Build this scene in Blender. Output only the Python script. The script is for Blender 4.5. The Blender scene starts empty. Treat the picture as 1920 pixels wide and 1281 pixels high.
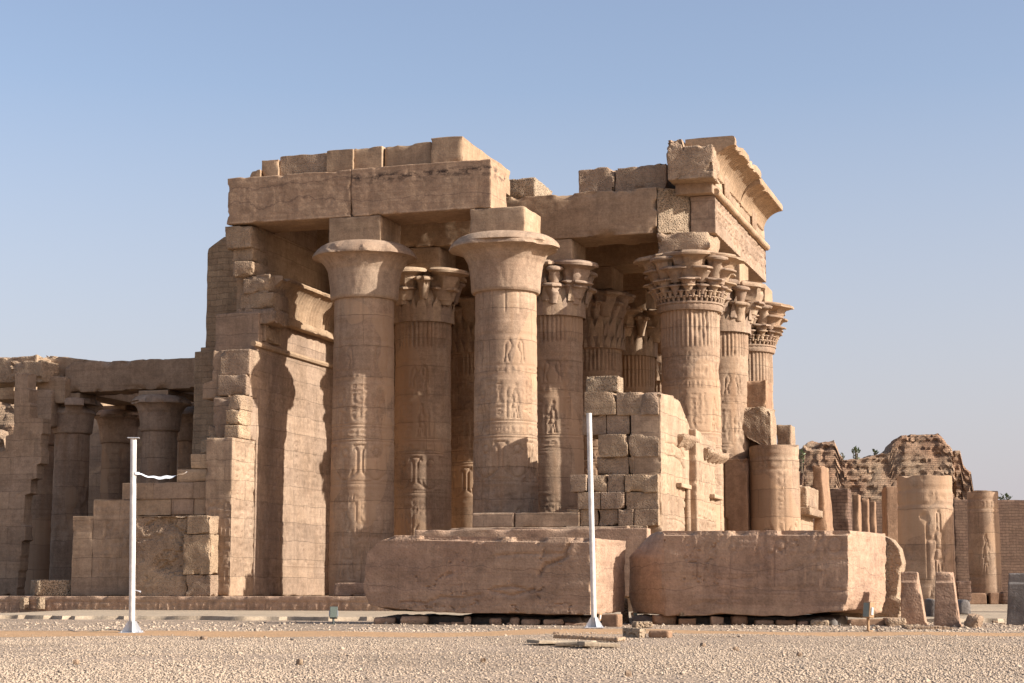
import bpy, math, random
import numpy as np
from mathutils import Vector, Matrix

# ------------------------------------------------------------------ camera
sc = bpy.context.scene
F, EYE, HORIZ = 3400.0, 0.75, 1105.0
PITCH = math.atan((HORIZ - 640.5) / F)
YAW = math.radians(17.2)
ca, sa = math.cos(YAW), math.sin(YAW)
cam = bpy.data.cameras.new('camera'); co = bpy.data.objects.new('camera', cam)
sc.collection.objects.link(co); sc.camera = co
co.location = (0, 0, EYE); co.rotation_euler = (math.pi / 2 + PITCH, 0, 0)
cam.sensor_width = 36; cam.lens = F / 1920 * 36; cam.clip_start = .5; cam.clip_end = 5000
sc.render.resolution_x, sc.render.resolution_y = 1024, 683

# ------------------------------------------------------------------ light
SUN_EL, SUN_AZ = math.radians(27.5), math.radians(108.4)   # azimuth clockwise from +Y
w = bpy.data.worlds.new('World'); sc.world = w; w.use_nodes = True
nt = w.node_tree; bg = nt.nodes['Background']
sky = nt.nodes.new('ShaderNodeTexSky'); sky.sky_type = 'NISHITA'; sky.sun_disc = False
sky.sun_elevation = SUN_EL; sky.sun_rotation = SUN_AZ
sky.air_density = 1.0; sky.dust_density = 2.2; sky.ozone_density = .35; sky.altitude = 100
tcw = nt.nodes.new('ShaderNodeTexCoord'); sxw = nt.nodes.new('ShaderNodeSeparateXYZ'); nt.links.new(tcw.outputs['Generated'], sxw.inputs[0])
mrw = nt.nodes.new('ShaderNodeMapRange'); mrw.inputs[1].default_value = .02; mrw.inputs[2].default_value = .27; mrw.inputs[3].default_value = .85; mrw.inputs[4].default_value = 0; nt.links.new(sxw.outputs[2], mrw.inputs[0])
mxw = nt.nodes.new('ShaderNodeMix'); mxw.data_type = 'RGBA'; nt.links.new(mrw.outputs[0], mxw.inputs[0]); nt.links.new(sky.outputs[0], mxw.inputs[6]); mxw.inputs[7].default_value = (3.0, 3.02, 3.3, 1)
tnt = nt.nodes.new('ShaderNodeMix'); tnt.data_type = 'RGBA'; tnt.blend_type = 'MULTIPLY'; tnt.inputs[0].default_value = 1; nt.links.new(mxw.outputs[2], tnt.inputs[6]); tnt.inputs[7].default_value = (1.05, .975, 1.0, 1)
nt.links.new(tnt.outputs[2], bg.inputs[0]); bg.inputs[1].default_value = .112
sl = bpy.data.lights.new('sun', 'SUN'); sl.energy = 5.0; sl.angle = math.radians(.53); sl.color = (1, .975, .93)
so = bpy.data.objects.new('sun', sl); sc.collection.objects.link(so)
sd = Vector((math.sin(SUN_AZ) * math.cos(SUN_EL), math.cos(SUN_AZ) * math.cos(SUN_EL), math.sin(SUN_EL)))
so.rotation_euler = sd.to_track_quat('Z', 'Y').to_euler(); so.location = sd * 200
sc.view_settings.view_transform = 'Standard'; sc.view_settings.look = 'None'
sc.view_settings.exposure = 0.75; sc.view_settings.gamma = 1

# ------------------------------------------------------------------ survey helpers: (px,py) on a known plane -> metres
# temple frame: u along the near side of the temple (to the right), v into the distance, z up
def _ray(x, y):
    a = (x - 960) / F; b = -(y - 640.5) / F
    Y, Z = math.cos(PITCH) - b * math.sin(PITCH), math.sin(PITCH) + b * math.cos(PITCH)
    return a * ca - Y * sa, a * sa + Y * ca, Z
def onv(x, y, v):
    r = _ray(x, y); t = v / r[1]; return r[0] * t, EYE + r[2] * t
def onu(x, y, u):
    r = _ray(x, y); t = u / r[0]; return r[1] * t, EYE + r[2] * t
def ong(x, y, z=0.0):
    a = (x - 960) / F; b = -(y - 640.5) / F
    Y, Z = math.cos(PITCH) - b * math.sin(PITCH), math.sin(PITCH) + b * math.cos(PITCH)
    t = (z - EYE) / Z; return a * t, Y * t
def onY(x, y, Yd):
    a = (x - 960) / F; b = -(y - 640.5) / F
    Y, Z = math.cos(PITCH) - b * math.sin(PITCH), math.sin(PITCH) + b * math.cos(PITCH)
    t = Yd / Y; return a * t, EYE + Z * t
def uv2w(u, v, z=0): return Vector((u * ca + v * sa, -u * sa + v * ca, z))

# ------------------------------------------------------------------ noise
def _hash(i, j, k, s):
    n = (i * 374761393 + j * 668265263 + k * 2147483647 + s * 974634777) & 0xffffffff
    n = ((n ^ (n >> 13)) * 1274126177) & 0xffffffff
    n = ((n ^ (n >> 16)) * 2246822519) & 0xffffffff
    return ((n ^ (n >> 15)) & 0xffff) / 65535.0
def vn(P, s=0):
    P = np.asarray(P, float); I = np.floor(P).astype(np.int64); f = P - I; f = f * f * (3 - 2 * f)
    i, j, k = I[:, 0], I[:, 1], I[:, 2]; x, y, z = f[:, 0], f[:, 1], f[:, 2]; r = 0
    for a in (0, 1):
        for b in (0, 1):
            for c in (0, 1):
                r = r + _hash(i + a, j + b, k + c, s) * (x if a else 1 - x) * (y if b else 1 - y) * (z if c else 1 - z)
    return r
def fbm(P, s=0, o=3):
    r = 0; a = .5; t = 0
    for q in range(o):
        r = r + a * vn(P * (2.03 ** q), s + q * 17); t += a; a *= .5
    return r / t

# ------------------------------------------------------------------ mesh collector
class MB:
    def __init__(s): s.V = []; s.Q = []; s.N = []; s.n = 0; s.T = []
    def add(s, V, Q, N=()):
        V = np.asarray(V, float); s.V.append(V); s.T.append(np.full(len(V), (_hash(int(abs(V[0, 0]) * 97) + 3, int(abs(V[0, 2]) * 89), len(V), 5) - .5) * 2))
        if len(Q): s.Q.append(np.asarray(Q, np.int64) + s.n)
        for f in N: s.N.append([i + s.n for i in f])
        s.n += len(V); return s
    def build(s, name, m, parent=None, origin=(0, 0, 0), rot=None, smooth=True, ang=40):
        V = np.concatenate(s.V) - np.asarray(origin, float)
        me = bpy.data.meshes.new(name)
        Q = np.concatenate(s.Q) if s.Q else np.zeros((0, 4), np.int64)
        loops = [Q.ravel()]; starts = list(np.arange(len(Q)) * Q.shape[1] if len(Q) else []); tot = len(Q) * (Q.shape[1] if len(Q) else 0)
        for f in s.N: starts.append(tot); loops.append(np.array(f)); tot += len(f)
        L = np.concatenate(loops) if loops else np.zeros(0, np.int64)
        me.vertices.add(len(V)); me.vertices.foreach_set('co', V.astype(np.float32).ravel())
        me.loops.add(len(L)); me.loops.foreach_set('vertex_index', L.astype(np.int32))
        me.polygons.add(len(starts)); me.polygons.foreach_set('loop_start', np.array(starts, np.int32))
        me.update(calc_edges=True); me.validate()
        if len(s.V) > 1 and len(me.vertices) == len(V):       # each stone of a wall has its own tone
            at = me.attributes.new('tone', 'FLOAT', 'POINT'); at.data.foreach_set('value', np.concatenate(s.T).astype(np.float32))
        if smooth:
            me.polygons.foreach_set('use_smooth', np.ones(len(me.polygons), bool))
            try: me.set_sharp_from_angle(angle=math.radians(ang))
            except Exception: pass
        me.materials.append(m)
        o = bpy.data.objects.new(name, me); sc.collection.objects.link(o)
        if parent: o.parent = parent
        return o

def lin(a, b, res, edge=0.0):
    n = max(1, int(round((b - a) / res))); c = list(np.linspace(a, b, n + 1))
    if edge > 0 and (b - a) > 3 * edge:
        for q in (.3, .75, 1.3): c += [a + edge * q, b - edge * q]
    return np.unique(np.round(c, 5))

def sbox(lo, hi, res=.3, r=.03, amp=.01, chip=0., seed=0, front=None, right=None, rx=None, rz=None, ry=None,
         top=None, left=None, rgt=None, back=None, cfreq=1.3, nf=2.2, yaw=0, lean=0):
    """worn stone block; corners rounded by an uneven radius, big chips where the noise peaks; front(a,b)/right(a,b): carved depth"""
    lo = np.array(lo, float); hi = np.array(hi, float)
    X = lin(lo[0], hi[0], rx or res, r); Y = lin(lo[1], hi[1], ry or res, r); Z = lin(lo[2], hi[2], rz or res, r)
    Vs = []; Qs = []; n = 0; tags = []
    def face(A, B, fn, flip, tag):
        nonlocal n
        a, b = np.meshgrid(A, B, indexing='ij'); V = fn(a.ravel(), b.ravel()); na, nb = len(A), len(B)
        i, j = np.meshgrid(np.arange(na - 1), np.arange(nb - 1), indexing='ij'); i = i.ravel(); j = j.ravel()
        q = np.stack([i * nb + j, (i + 1) * nb + j, (i + 1) * nb + j + 1, i * nb + j + 1], 1)
        if flip: q = q[:, ::-1]
        Vs.append(V); Qs.append(q + n); tags.append(np.full(len(V), tag)); n += len(V)
    st = lambda *a: np.stack([np.broadcast_to(q, a[-1].shape) if np.ndim(q) == 0 else q for q in a[:3]], 1)
    face(X, Z, lambda a, b: np.stack([a, np.full_like(a, lo[1]), b], 1), False, 0)
    face(X, Z, lambda a, b: np.stack([a, np.full_like(a, hi[1]), b], 1), True, 1)
    face(Y, Z, lambda a, b: np.stack([np.full_like(a, hi[0]), a, b], 1), False, 2)
    face(Y, Z, lambda a, b: np.stack([np.full_like(a, lo[0]), a, b], 1), True, 3)
    face(X, Y, lambda a, b: np.stack([a, b, np.full_like(a, hi[2])], 1), False, 4)
    face(X, Y, lambda a, b: np.stack([a, b, np.full_like(a, lo[2])], 1), True, 5)
    V = np.concatenate(Vs); Q = np.concatenate(Qs); T = np.concatenate(tags)
    U, first, inv = np.unique(np.round(V, 4), axis=0, return_index=True, return_inverse=True)
    inv = inv.ravel(); Q = inv[Q]; P = V[first].copy()
    tg = np.zeros((len(P), 6), bool); tg[inv, T] = True
    P0 = P.copy(); S = seed * 7.31
    rr = np.full(len(P), r) * (.25 + 1.0 * fbm(P * 3.7 + S, seed, 3))
    if chip > 0:
        c = fbm(P * cfreq * 1.7 + S * 1.3, seed + 5, 4); rr = rr + chip * (np.clip((c - .55) / .03, 0, 1) * .5 + np.clip((c - .55) / .12, 0, 1.3) * .6)
    rr = np.minimum(rr, (hi - lo).min() * .42)
    I = np.minimum(np.maximum(P, lo + rr[:, None]), hi - rr[:, None]); D = P - I
    Ln = np.linalg.norm(D, axis=1); D = D / np.maximum(Ln, 1e-6)[:, None]
    d = (fbm(P * nf + S, seed + 31, 3) - .5) * 2 * amp
    P = I + D * (np.minimum(Ln, rr) + d)[:, None]
    edge = np.clip((Ln - rr) / .01, 0, 1)
    if front is not None:
        m = tg[:, 0]; P[m, 1] += front(P0[m, 0] - lo[0], P0[m, 2] - lo[2])
    if right is not None:
        m = tg[:, 2]; P[m, 0] -= right(P0[m, 1] - lo[1], P0[m, 2] - lo[2])
    if top is not None:
        t = (P[:, 2] - lo[2]) / (hi[2] - lo[2]); P[:, 2] = lo[2] + t * (top(P0[:, 0], P0[:, 1]) - lo[2])
    if left is not None or rgt is not None:
        t = (P[:, 0] - lo[0]) / (hi[0] - lo[0])
        L = left(P0[:, 2], P0[:, 1]) if left else np.full(len(P), lo[0]); R = rgt(P0[:, 2], P0[:, 1]) if rgt else np.full(len(P), hi[0])
        P[:, 0] = L + t * (R - L)
    if yaw or lean:
        c = (lo + hi) / 2; c[2] = lo[2]; q = P - c
        if lean: cl, s_ = math.cos(lean), math.sin(lean); q = np.stack([q[:, 0] * cl + q[:, 2] * s_, q[:, 1], -q[:, 0] * s_ + q[:, 2] * cl], 1)
        cy, sy = math.cos(yaw), math.sin(yaw); q = np.stack([q[:, 0] * cy - q[:, 1] * sy, q[:, 0] * sy + q[:, 1] * cy, q[:, 2]], 1); P = q + c
    return P, Q

def lathe(prof, n=48, c=(0, 0, 0), mod=None, sub=1, arc=None, cap=True):
    """prof: list of (r,z); closes top and bottom with tiny rings"""
    pr = [tuple(map(float, p)) for p in prof]
    if cap: pr = [(.002, pr[0][1])] + pr + [(.002, pr[-1][1])]
    R = []; Z = []
    for a, b in zip(pr[:-1], pr[1:]):
        for q in range(sub): t = q / sub; R.append(a[0] + (b[0] - a[0]) * t); Z.append(a[1] + (b[1] - a[1]) * t)
    R.append(pr[-1][0]); Z.append(pr[-1][1]); R = np.array(R); Z = np.array(Z); m = len(R)
    th = np.arange(n) * 2 * math.pi / n
    rr, tt = np.meshgrid(R, th, indexing='ij'); zz = np.repeat(Z[:, None], n, 1)
    if mod is not None: rr, zz = mod(rr, tt, zz)
    V = np.stack([rr * np.cos(tt), rr * np.sin(tt), zz], -1).reshape(-1, 3) + np.array(c)
    i, j = np.meshgrid(np.arange(m - 1), np.arange(n), indexing='ij'); i = i.ravel(); j = j.ravel(); k = (j + 1) % n
    Q = np.stack([i * n + j, i * n + k, (i + 1) * n + k, (i + 1) * n + j], 1)
    return V, Q

def tube(pts, r, n=8):
    pts = [Vector(p) for p in pts]; V = []; rs = r if isinstance(r, (list, tuple)) else [r] * len(pts)
    for i, p in enumerate(pts):
        d = (pts[min(i + 1, len(pts) - 1)] - pts[max(i - 1, 0)]).normalized()
        a = d.cross(Vector((0, 0, 1)) if abs(d.z) < .9 else Vector((1, 0, 0))).normalized(); b = d.cross(a)
        for k in range(n):
            t = 2 * math.pi * k / n; V.append(p + (a * math.cos(t) + b * math.sin(t)) * rs[i])
    Q = [[i * n + k, (i + 1) * n + k, (i + 1) * n + (k + 1) % n, i * n + (k + 1) % n] for i in range(len(pts) - 1) for k in range(n)]
    m = len(pts)
    return np.array([tuple(v) for v in V]), Q, [[k for k in range(n)], [(m - 1) * n + k for k in reversed(range(n))]]

def hexa(c8):
    return np.array(c8, float), [[0, 1, 5, 4], [1, 2, 6, 5], [2, 3, 7, 6], [3, 0, 4, 7], [4, 5, 6, 7], [3, 2, 1, 0]]
def box(lo, hi):
    x0, y0, z0 = lo; x1, y1, z1 = hi
    return hexa([(x0, y0, z0), (x1, y0, z0), (x1, y1, z0), (x0, y1, z0), (x0, y0, z1), (x1, y0, z1), (x1, y1, z1), (x0, y1, z1)])

# ------------------------------------------------------------------ carving canvas (depth map in metres)
class Canvas:
    def __init__(s, W, H, res=.025, k=1.5):
        s.k = k; s.W, s.H, s.res = W, H, res; s.nx = int(W / res) + 2; s.ny = int(H / res) + 2; s.a = np.zeros((s.ny, s.nx), np.float32)
    def seg(s, x0, y0, x1, y1, w=.03, d=.025):
        r = s.res; d = d * s.k; w = max(w, r * 1.15); i0 = max(0, int((min(x0, x1) - w) / r)); i1 = min(s.nx, int((max(x0, x1) + w) / r) + 2)
        j0 = max(0, int((min(y0, y1) - w) / r)); j1 = min(s.ny, int((max(y0, y1) + w) / r) + 2)
        if i0 >= i1 or j0 >= j1: return
        X, Y = np.meshgrid(np.arange(i0, i1) * r, np.arange(j0, j1) * r)
        dx, dy = x1 - x0, y1 - y0; L = dx * dx + dy * dy + 1e-9; t = np.clip(((X - x0) * dx + (Y - y0) * dy) / L, 0, 1)
        q = np.hypot(X - x0 - t * dx, Y - y0 - t * dy); v = d * np.clip(1.25 - q / w, 0, 1)
        s.a[j0:j1, i0:i1] = np.maximum(s.a[j0:j1, i0:i1], v)
    def poly(s, pts, x, y, sx, sy, w=.03, d=.025, flip=False):
        P = [(x + (1 - p[0] if flip else p[0]) * sx, y + p[1] * sy) for p in pts]
        for a, b in zip(P[:-1], P[1:]): s.seg(*a, *b, w, d)
    def f(s):
        def g(a, b):
            x = np.clip(np.asarray(a) / s.res, 0, s.nx - 1.001); y = np.clip(np.asarray(b) / s.res, 0, s.ny - 1.001)
            i = x.astype(int); j = y.astype(int); fx = x - i; fy = y - j; A = s.a
            return A[j, i] * (1 - fx) * (1 - fy) + A[j, i + 1] * fx * (1 - fy) + A[j + 1, i] * (1 - fx) * fy + A[j + 1, i + 1] * fx * fy
        return g
def circ(cx, cy, rx, ry, n=10, a0=0, a1=360): return [(cx + rx * math.cos(math.radians(a0 + (a1 - a0) * k / n)), cy + ry * math.sin(math.radians(a0 + (a1 - a0) * k / n))) for k in range(n + 1)]
GLY = [
    [circ(.5, .5, .35, .35)], [circ(.5, .75, .2, .22), [(.5, .52), (.5, 0)], [(.2, .45), (.8, .45)]],
    [[(.3, 0), (.3, .6), (.45, 1), (.65, .8), (.6, .5), (.35, .45)]],
    [[(0, .5), (.15, .7), (.3, .4), (.45, .7), (.6, .4), (.75, .7), (1, .4)]],
    [[(.1, .2), (.9, .2), (.9, .8), (.1, .8), (.1, .2)]], [circ(.5, .3, .4, .45, 8, 0, 180) + [(.9, .3)]],
    [[(.1, .1), (.4, .15), (.5, .5), (.35, .8), (.5, .95), (.75, .85), (.6, .75), (.8, .4), (1, .05), (.6, .2), (.6, 0)]],
    [[(0, .2), (.3, .25), (.5, .5), (.55, .9), (.8, .9)], [(.3, .25), (.9, .15)]],
    [[(.5, 0), (.5, .8), (.3, .95), (.75, .85)]], [[(.2, 0), (.2, .5), (.35, .7), (.3, .95), (.55, .95), (.55, .7), (.7, .5), (.65, .2), (.9, .15), (.9, 0), (.2, 0)]],
    [[(.05, .6), (.95, .6)], [(.05, .4), (.95, .4)]], [[(.2, 0), (.2, .9)], [(.5, 0), (.5, .9)], [(.8, 0), (.8, .9)]],
]
def glyph(c, rnd, x, y, s, w=.022, d=.02, sy=None):
    for p in rnd.choice(GLY): c.poly(p, x, y, s, sy or s, w, d, rnd.random() < .3)
def textcol(c, rnd, x, z0, z1, s, w=.02, d=.02):
    z = z1 - s
    while z > z0:
        glyph(c, rnd, x + s * .08, z + s * .08, s * .84, w, d, s * rnd.choice((.5, .8, .84))); z -= s * rnd.choice((.7, 1.0))
def textblock(c, rnd, x0, x1, z0, z1, cw=.3, w=.02, d=.02):
    n = max(1, int((x1 - x0) / cw)); cw = (x1 - x0) / n
    for k in range(n + 1): c.seg(x0 + k * cw, z0, x0 + k * cw, z1, .014, d * .8)
    for k in range(n): textcol(c, rnd, x0 + k * cw, z0, z1, cw, w, d)
def textband(c, rnd, x0, x1, z, h, w=.02, d=.02):
    c.seg(x0, z, x1, z, .018, d); c.seg(x0, z + h, x1, z + h, .018, d); x = x0 + h * .2
    while x < x1 - h:
        glyph(c, rnd, x, z + h * .12, h * .75 * rnd.choice((.6, 1)), w, d, h * .75); x += h * rnd.choice((.6, .9))
def figure(c, rnd, x, z, h, flip=False, w=.032, d=.035):
    s = h * .5
    body = [(.38, .83), (.28, .80), (.33, .62), (.36, .50), (.28, .3), (.22, .04), (.14, 0), (.36, 0), (.34, .06), (.44, .34), (.5, .32), (.56, .06), (.58, 0), (.74, 0), (.66, .05), (.64, .3), (.6, .48), (.56, .62), (.62, .80), (.5, .83)]
    kilt = [(.34, .52), (.28, .34), (.72, .32), (.58, .52), (.34, .52)]
    head = [(.4, .83), (.38, .88), (.4, .95), (.52, .95), (.56, .9), (.52, .86), (.5, .83)]
    crown = rnd.choice(([(.4, .94), (.32, 1.1), (.42, 1.16), (.46, 1.04), (.56, .95)], [(.4, .95), (.4, 1.15), (.46, 1.2), (.52, 1.15), (.52, .95)], circ(.47, 1.06, .12, .08) + [(.47, .97)]))
    arm = [(.6, .79), (.7, .68), (.92, .72), (.92, .69), (.7, .64), (.62, .7)]; arm2 = [(.3, .79), (.22, .62), (.2, .48), (.24, .47), (.28, .62), (.34, .7)]
    staff = [(.93, 0), (.93, .95), (.86, .99)]
    for p in (body, kilt, head, crown, arm, arm2, staff): c.poly(p, x, z, s, h / 1.2, w, d, flip)

# ------------------------------------------------------------------ materials
def mat(name):
    m = bpy.data.materials.new(name); m.use_nodes = True; return m, m.node_tree, m.node_tree.nodes['Principled BSDF']
def plain(name, col, rough=.6, metal=0., bump=0., scale=60, var=.0):
    m, t, b = mat(name); b.inputs['Roughness'].default_value = rough; b.inputs['Metallic'].default_value = metal
    N = t.nodes; L = t.links; b.inputs['Base Color'].default_value = (*col, 1)
    if bump or var:
        tc = N.new('ShaderNodeTexCoord'); n = N.new('ShaderNodeTexNoise'); n.inputs['Scale'].default_value = scale; n.inputs['Detail'].default_value = 4
        L.new(tc.outputs['Object'], n.inputs['Vector'])
        if bump: bp = N.new('ShaderNodeBump'); bp.inputs['Strength'].default_value = bump; bp.inputs['Distance'].default_value = .01; L.new(n.outputs[0], bp.inputs['Height']); L.new(bp.outputs[0], b.inputs['Normal'])
        if var:
            mr = N.new('ShaderNodeMapRange'); mr.inputs[1].default_value = .3; mr.inputs[2].default_value = .7; mr.inputs[3].default_value = 1 - var; mr.inputs[4].default_value = 1 + var * .3
            L.new(n.outputs[0], mr.inputs[0]); mx = N.new('ShaderNodeMix'); mx.data_type = 'RGBA'; mx.blend_type = 'MULTIPLY'; mx.inputs[0].default_value = 1
            mx.inputs[6].default_value = (*col, 1); L.new(mr.outputs[0], mx.inputs[7]); L.new(mx.outputs[2], b.inputs['Base Color'])
    return m
def stone(name, c1, c2, strata=.25, stain=.35, joint=None, grain=.5, pit=.0, stripes=0., patch=0., jdark=.55, streak=0., cyl=False, veins=(), soot=None):
    c1 = tuple(q * k for q, k in zip(c1, (.835, .865, .865))); c2 = tuple(q * k for q, k in zip(c2, (.825, .85, .85)))
    m, t, b = mat(name); N = t.nodes; L = t.links; b.inputs['Roughness'].default_value = .93
    b.inputs['Specular IOR Level'].default_value = .12
    tc = N.new('ShaderNodeTexCoord'); oi = N.new('ShaderNodeObjectInfo')
    ad = N.new('ShaderNodeVectorMath'); ad.operation = 'ADD'; sc_ = N.new('ShaderNodeVectorMath'); sc_.operation = 'SCALE'
    sc_.inputs[0].default_value = (37, 91, 13); L.new(oi.outputs['Random'], sc_.inputs['Scale']); L.new(tc.outputs['Object'], ad.inputs[0]); L.new(sc_.outputs[0], ad.inputs[1])
    P = ad.outputs[0]
    def noise(scale, det=4, vec=None, rough=.55, dist=0.):
        n = N.new('ShaderNodeTexNoise'); n.inputs['Scale'].default_value = scale; n.inputs['Detail'].default_value = det; n.inputs['Roughness'].default_value = rough
        n.inputs['Distortion'].default_value = dist; L.new(vec or P, n.inputs['Vector']); return n.outputs[0]
    def rng(x, a, b_, c=0., d=1.):
        r = N.new('ShaderNodeMapRange'); r.inputs[1].default_value = a; r.inputs[2].default_value = b_; r.inputs[3].default_value = c; r.inputs[4].default_value = d; L.new(x, r.inputs[0]); return r.outputs[0]
    def mapv(s, vec=None):
        q = N.new('ShaderNodeMapping'); q.inputs['Scale'].default_value = s; L.new(vec or P, q.inputs[0]); return q.outputs[0]
    def math_(op, x, y):
        q = N.new('ShaderNodeMath'); q.operation = op
        for k, v_ in enumerate((x, y)):
            if isinstance(v_, (int, float)): q.inputs[k].default_value = v_
            else: L.new(v_, q.inputs[k])
        return q.outputs[0]
    def mix(f, A, B, mode='MIX'):
        q = N.new('ShaderNodeMix'); q.data_type = 'RGBA'; q.blend_type = mode
        for k, v_ in ((0, f), (6, A), (7, B)):
            if isinstance(v_, (int, float)): q.inputs[k].default_value = v_
            elif isinstance(v_, tuple): q.inputs[k].default_value = (*v_, 1)
            else: L.new(v_, q.inputs[k])
        return q.outputs[2]
    col = mix(rng(noise(.55, 5, dist=.4), .36, .64), c1, c2)
    # bedding lines of the sandstone
    s1 = noise(1., 6, mapv((.3, .3, 7.5)), .62, .8); col = mix(math_('MULTIPLY', rng(s1, .5, .68), strata), col, (c1[0] * .55, c1[1] * .5, c1[2] * .48))
    # mottling
    s2 = noise(7., 6); col = mix(1., col, rng(s2, .3, .7, .86, 1.10), 'MULTIPLY')
    s2b = noise(1.8, 5, None, .6, .3); col = mix(1., col, rng(s2b, .35, .65, .88, 1.08), 'MULTIPLY')
    s2c = noise(1., 5, mapv((5.5, 5.5, .5)), .6); col = mix(1., col, rng(s2c, .35, .65, .90, 1.06), 'MULTIPLY')
    vc = noise(22., 3); col = mix(1., col, rng(vc, .3, .7, .86, 1.1), 'MULTIPLY')
    # dark desert stains with their own shape
    s3 = noise(.9, 7, mapv((1, 1, 1.7)), .65); col = mix(math_('MULTIPLY', rng(s3, .56, .72), stain), col, (.12, .085, .065))
    if veins or soot:
        sp = N.new('ShaderNodeSeparateXYZ'); L.new(tc.outputs['Object'], sp.inputs[0])
        for z0_, amp_, w_ in veins:     # dark mineral veins running through the block
            q = math_('ABSOLUTE', math_('SUBTRACT', math_('SUBTRACT', sp.outputs[2], z0_), math_('MULTIPLY', math_('SUBTRACT', noise(.55 + z0_ * .01, 4, None, .6), .5), amp_)), 0)
            col = mix(math_('MULTIPLY', rng(q, w_, 0.), .6), col, (.13, .085, .065))
        if soot:                        # black crust along the top
            q = math_('MULTIPLY', rng(sp.outputs[2], soot[0], soot[1]), rng(sp.outputs[2], soot[2], soot[1]))
            col = mix(math_('MULTIPLY', q, rng(noise(2.6, 6, mapv((1, 1, 2.2)), .7), .47, .58)), col, (.05, .035, .03))
    if patch:
        s4 = noise(.42, 2, mapv((1, 1, .8)), .4); col = mix(math_('MULTIPLY', rng(s4, .57, .575), patch), col, (c1[0] * 1.0, c1[1] * .93, c1[2] * .86))
    if streak:
        s5 = noise(1., 4, mapv((2.2, 2.2, .16)), .6); col = mix(math_('MULTIPLY', rng(s5, .5, .7), streak), col, (.30, .16, .075))
    at = N.new('ShaderNodeAttribute'); at.attribute_name = 'tone'
    q = math_('ADD', math_('MULTIPLY', at.outputs['Fac'], .13), rng(oi.outputs['Random'], 0, 1, .93, 1.05)); cc = N.new('ShaderNodeCombineColor'); L.new(q, cc.inputs[0]); L.new(q, cc.inputs[1]); L.new(math_('MULTIPLY', q, rng(at.outputs['Fac'], -1, 1, 1.05, .95)), cc.inputs[2])
    col = mix(1., col, cc.outputs[0], 'MULTIPLY')
    H = math_('ADD', math_('MULTIPLY', noise(28., 4), .35), math_('MULTIPLY', s1, .5)); H = math_('ADD', H, math_('MULTIPLY', s2, .6))
    if pit:
        vo = N.new('ShaderNodeTexVoronoi'); vo.inputs['Scale'].default_value = 16; L.new(P, vo.inputs['Vector'])
        H = math_('ADD', H, math_('MULTIPLY', rng(vo.outputs['Distance'], .1, .5), pit))
    dist = .034 * grain
    if joint:
        sx = N.new('ShaderNodeSeparateXYZ'); L.new(tc.outputs['Object'], sx.inputs[0]); sn = N.new('ShaderNodeSeparateXYZ'); L.new(tc.outputs['Normal'], sn.inputs[0])
        if cyl:
            an = math_('ARCTAN2', sx.outputs[1], sx.outputs[0]); H0 = math_('MULTIPLY', an, 1.0)
        else:
            ax = math_('GREATER_THAN', math_('ABSOLUTE', sn.outputs[0], 0), .7); q = N.new('ShaderNodeMix'); L.new(ax, q.inputs[0]); L.new(sx.outputs[0], q.inputs[2]); L.new(sx.outputs[1], q.inputs[3]); H0 = q.outputs[0]
        wob = math_('MULTIPLY', math_('SUBTRACT', noise(1.1, 3), .5), .16)
        cv = N.new('ShaderNodeCombineXYZ'); L.new(math_('ADD', H0, wob), cv.inputs[0]); L.new(math_('ADD', sx.outputs[2], wob), cv.inputs[1])
        br = N.new('ShaderNodeTexBrick'); L.new(cv.outputs[0], br.inputs['Vector']); br.inputs['Scale'].default_value = 1
        br.inputs['Brick Width'].default_value = joint[0]; br.inputs['Row Height'].default_value = joint[1]; br.inputs['Mortar Size'].default_value = joint[2] if len(joint) > 2 else .012
        br.inputs['Mortar Smooth'].default_value = .3; br.offset = .5; br.inputs['Bias'].default_value = 0
        br.inputs['Color1'].default_value = (.86, .84, .83, 1); br.inputs['Color2'].default_value = (1.07, 1.04, 1.0, 1); br.inputs['Mortar'].default_value = (1, 1, 1, 1)
        col = mix(1., col, br.outputs['Color'], 'MULTIPLY'); col = mix(math_('MULTIPLY', br.outputs['Fac'], jdark), col, (c1[0] * .25, c1[1] * .22, c1[2] * .2))
        H = math_('SUBTRACT', H, math_('MULTIPLY', br.outputs['Fac'], 1.2))
    bp = N.new('ShaderNodeBump'); bp.inputs['Strength'].default_value = .9; bp.inputs['Distance'].default_value = dist; L.new(H, bp.inputs['Height'])
    L.new(bp.outputs[0], b.inputs['Normal']); L.new(col, b.inputs['Base Color']); return m

SA, SB = (.50, .345, .235), (.41, .265, .175)
M_col = stone('sandstone_column', SA, SB, strata=.35, stain=.35, joint=(3.0, 1.02, .009), patch=.7, jdark=.45, streak=.3, grain=.55, cyl=True)
M_cap = stone('sandstone_capital', SA, SB, strata=.3, stain=.3, grain=.6)
M_arch = stone('sandstone_beam', (.49, .325, .205), (.42, .27, .165), strata=.35, stain=.35, grain=.5)
M_arch1 = stone('sandstone_beam_veined', (.53, .34, .215), (.45, .28, .175), strata=.35, stain=.2, grain=.5, veins=((13.15, 1.2, .035), (13.75, 1.0, .03)))
M_arch2 = stone('sandstone_beam_crusted', (.53, .34, .215), (.45, .28, .175), strata=.35, stain=.2, grain=.5, veins=((13.0, .5, .02),), soot=(13.45, 13.8, 13.98))
M_arch3 = stone('sandstone_beam_dark_end', (.42, .275, .19), (.36, .23, .155), strata=.35, stain=.6, grain=.6)
M_wall = stone('sandstone_wall', SA, (.43, .29, .19), strata=.3, stain=.3, joint=(1.9, .62, .008), jdark=.28, grain=.5)
M_rub = stone('sandstone_broken', (.50, .34, .22), (.38, .25, .165), strata=.3, stain=.35, grain=1.4, pit=.5)
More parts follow.
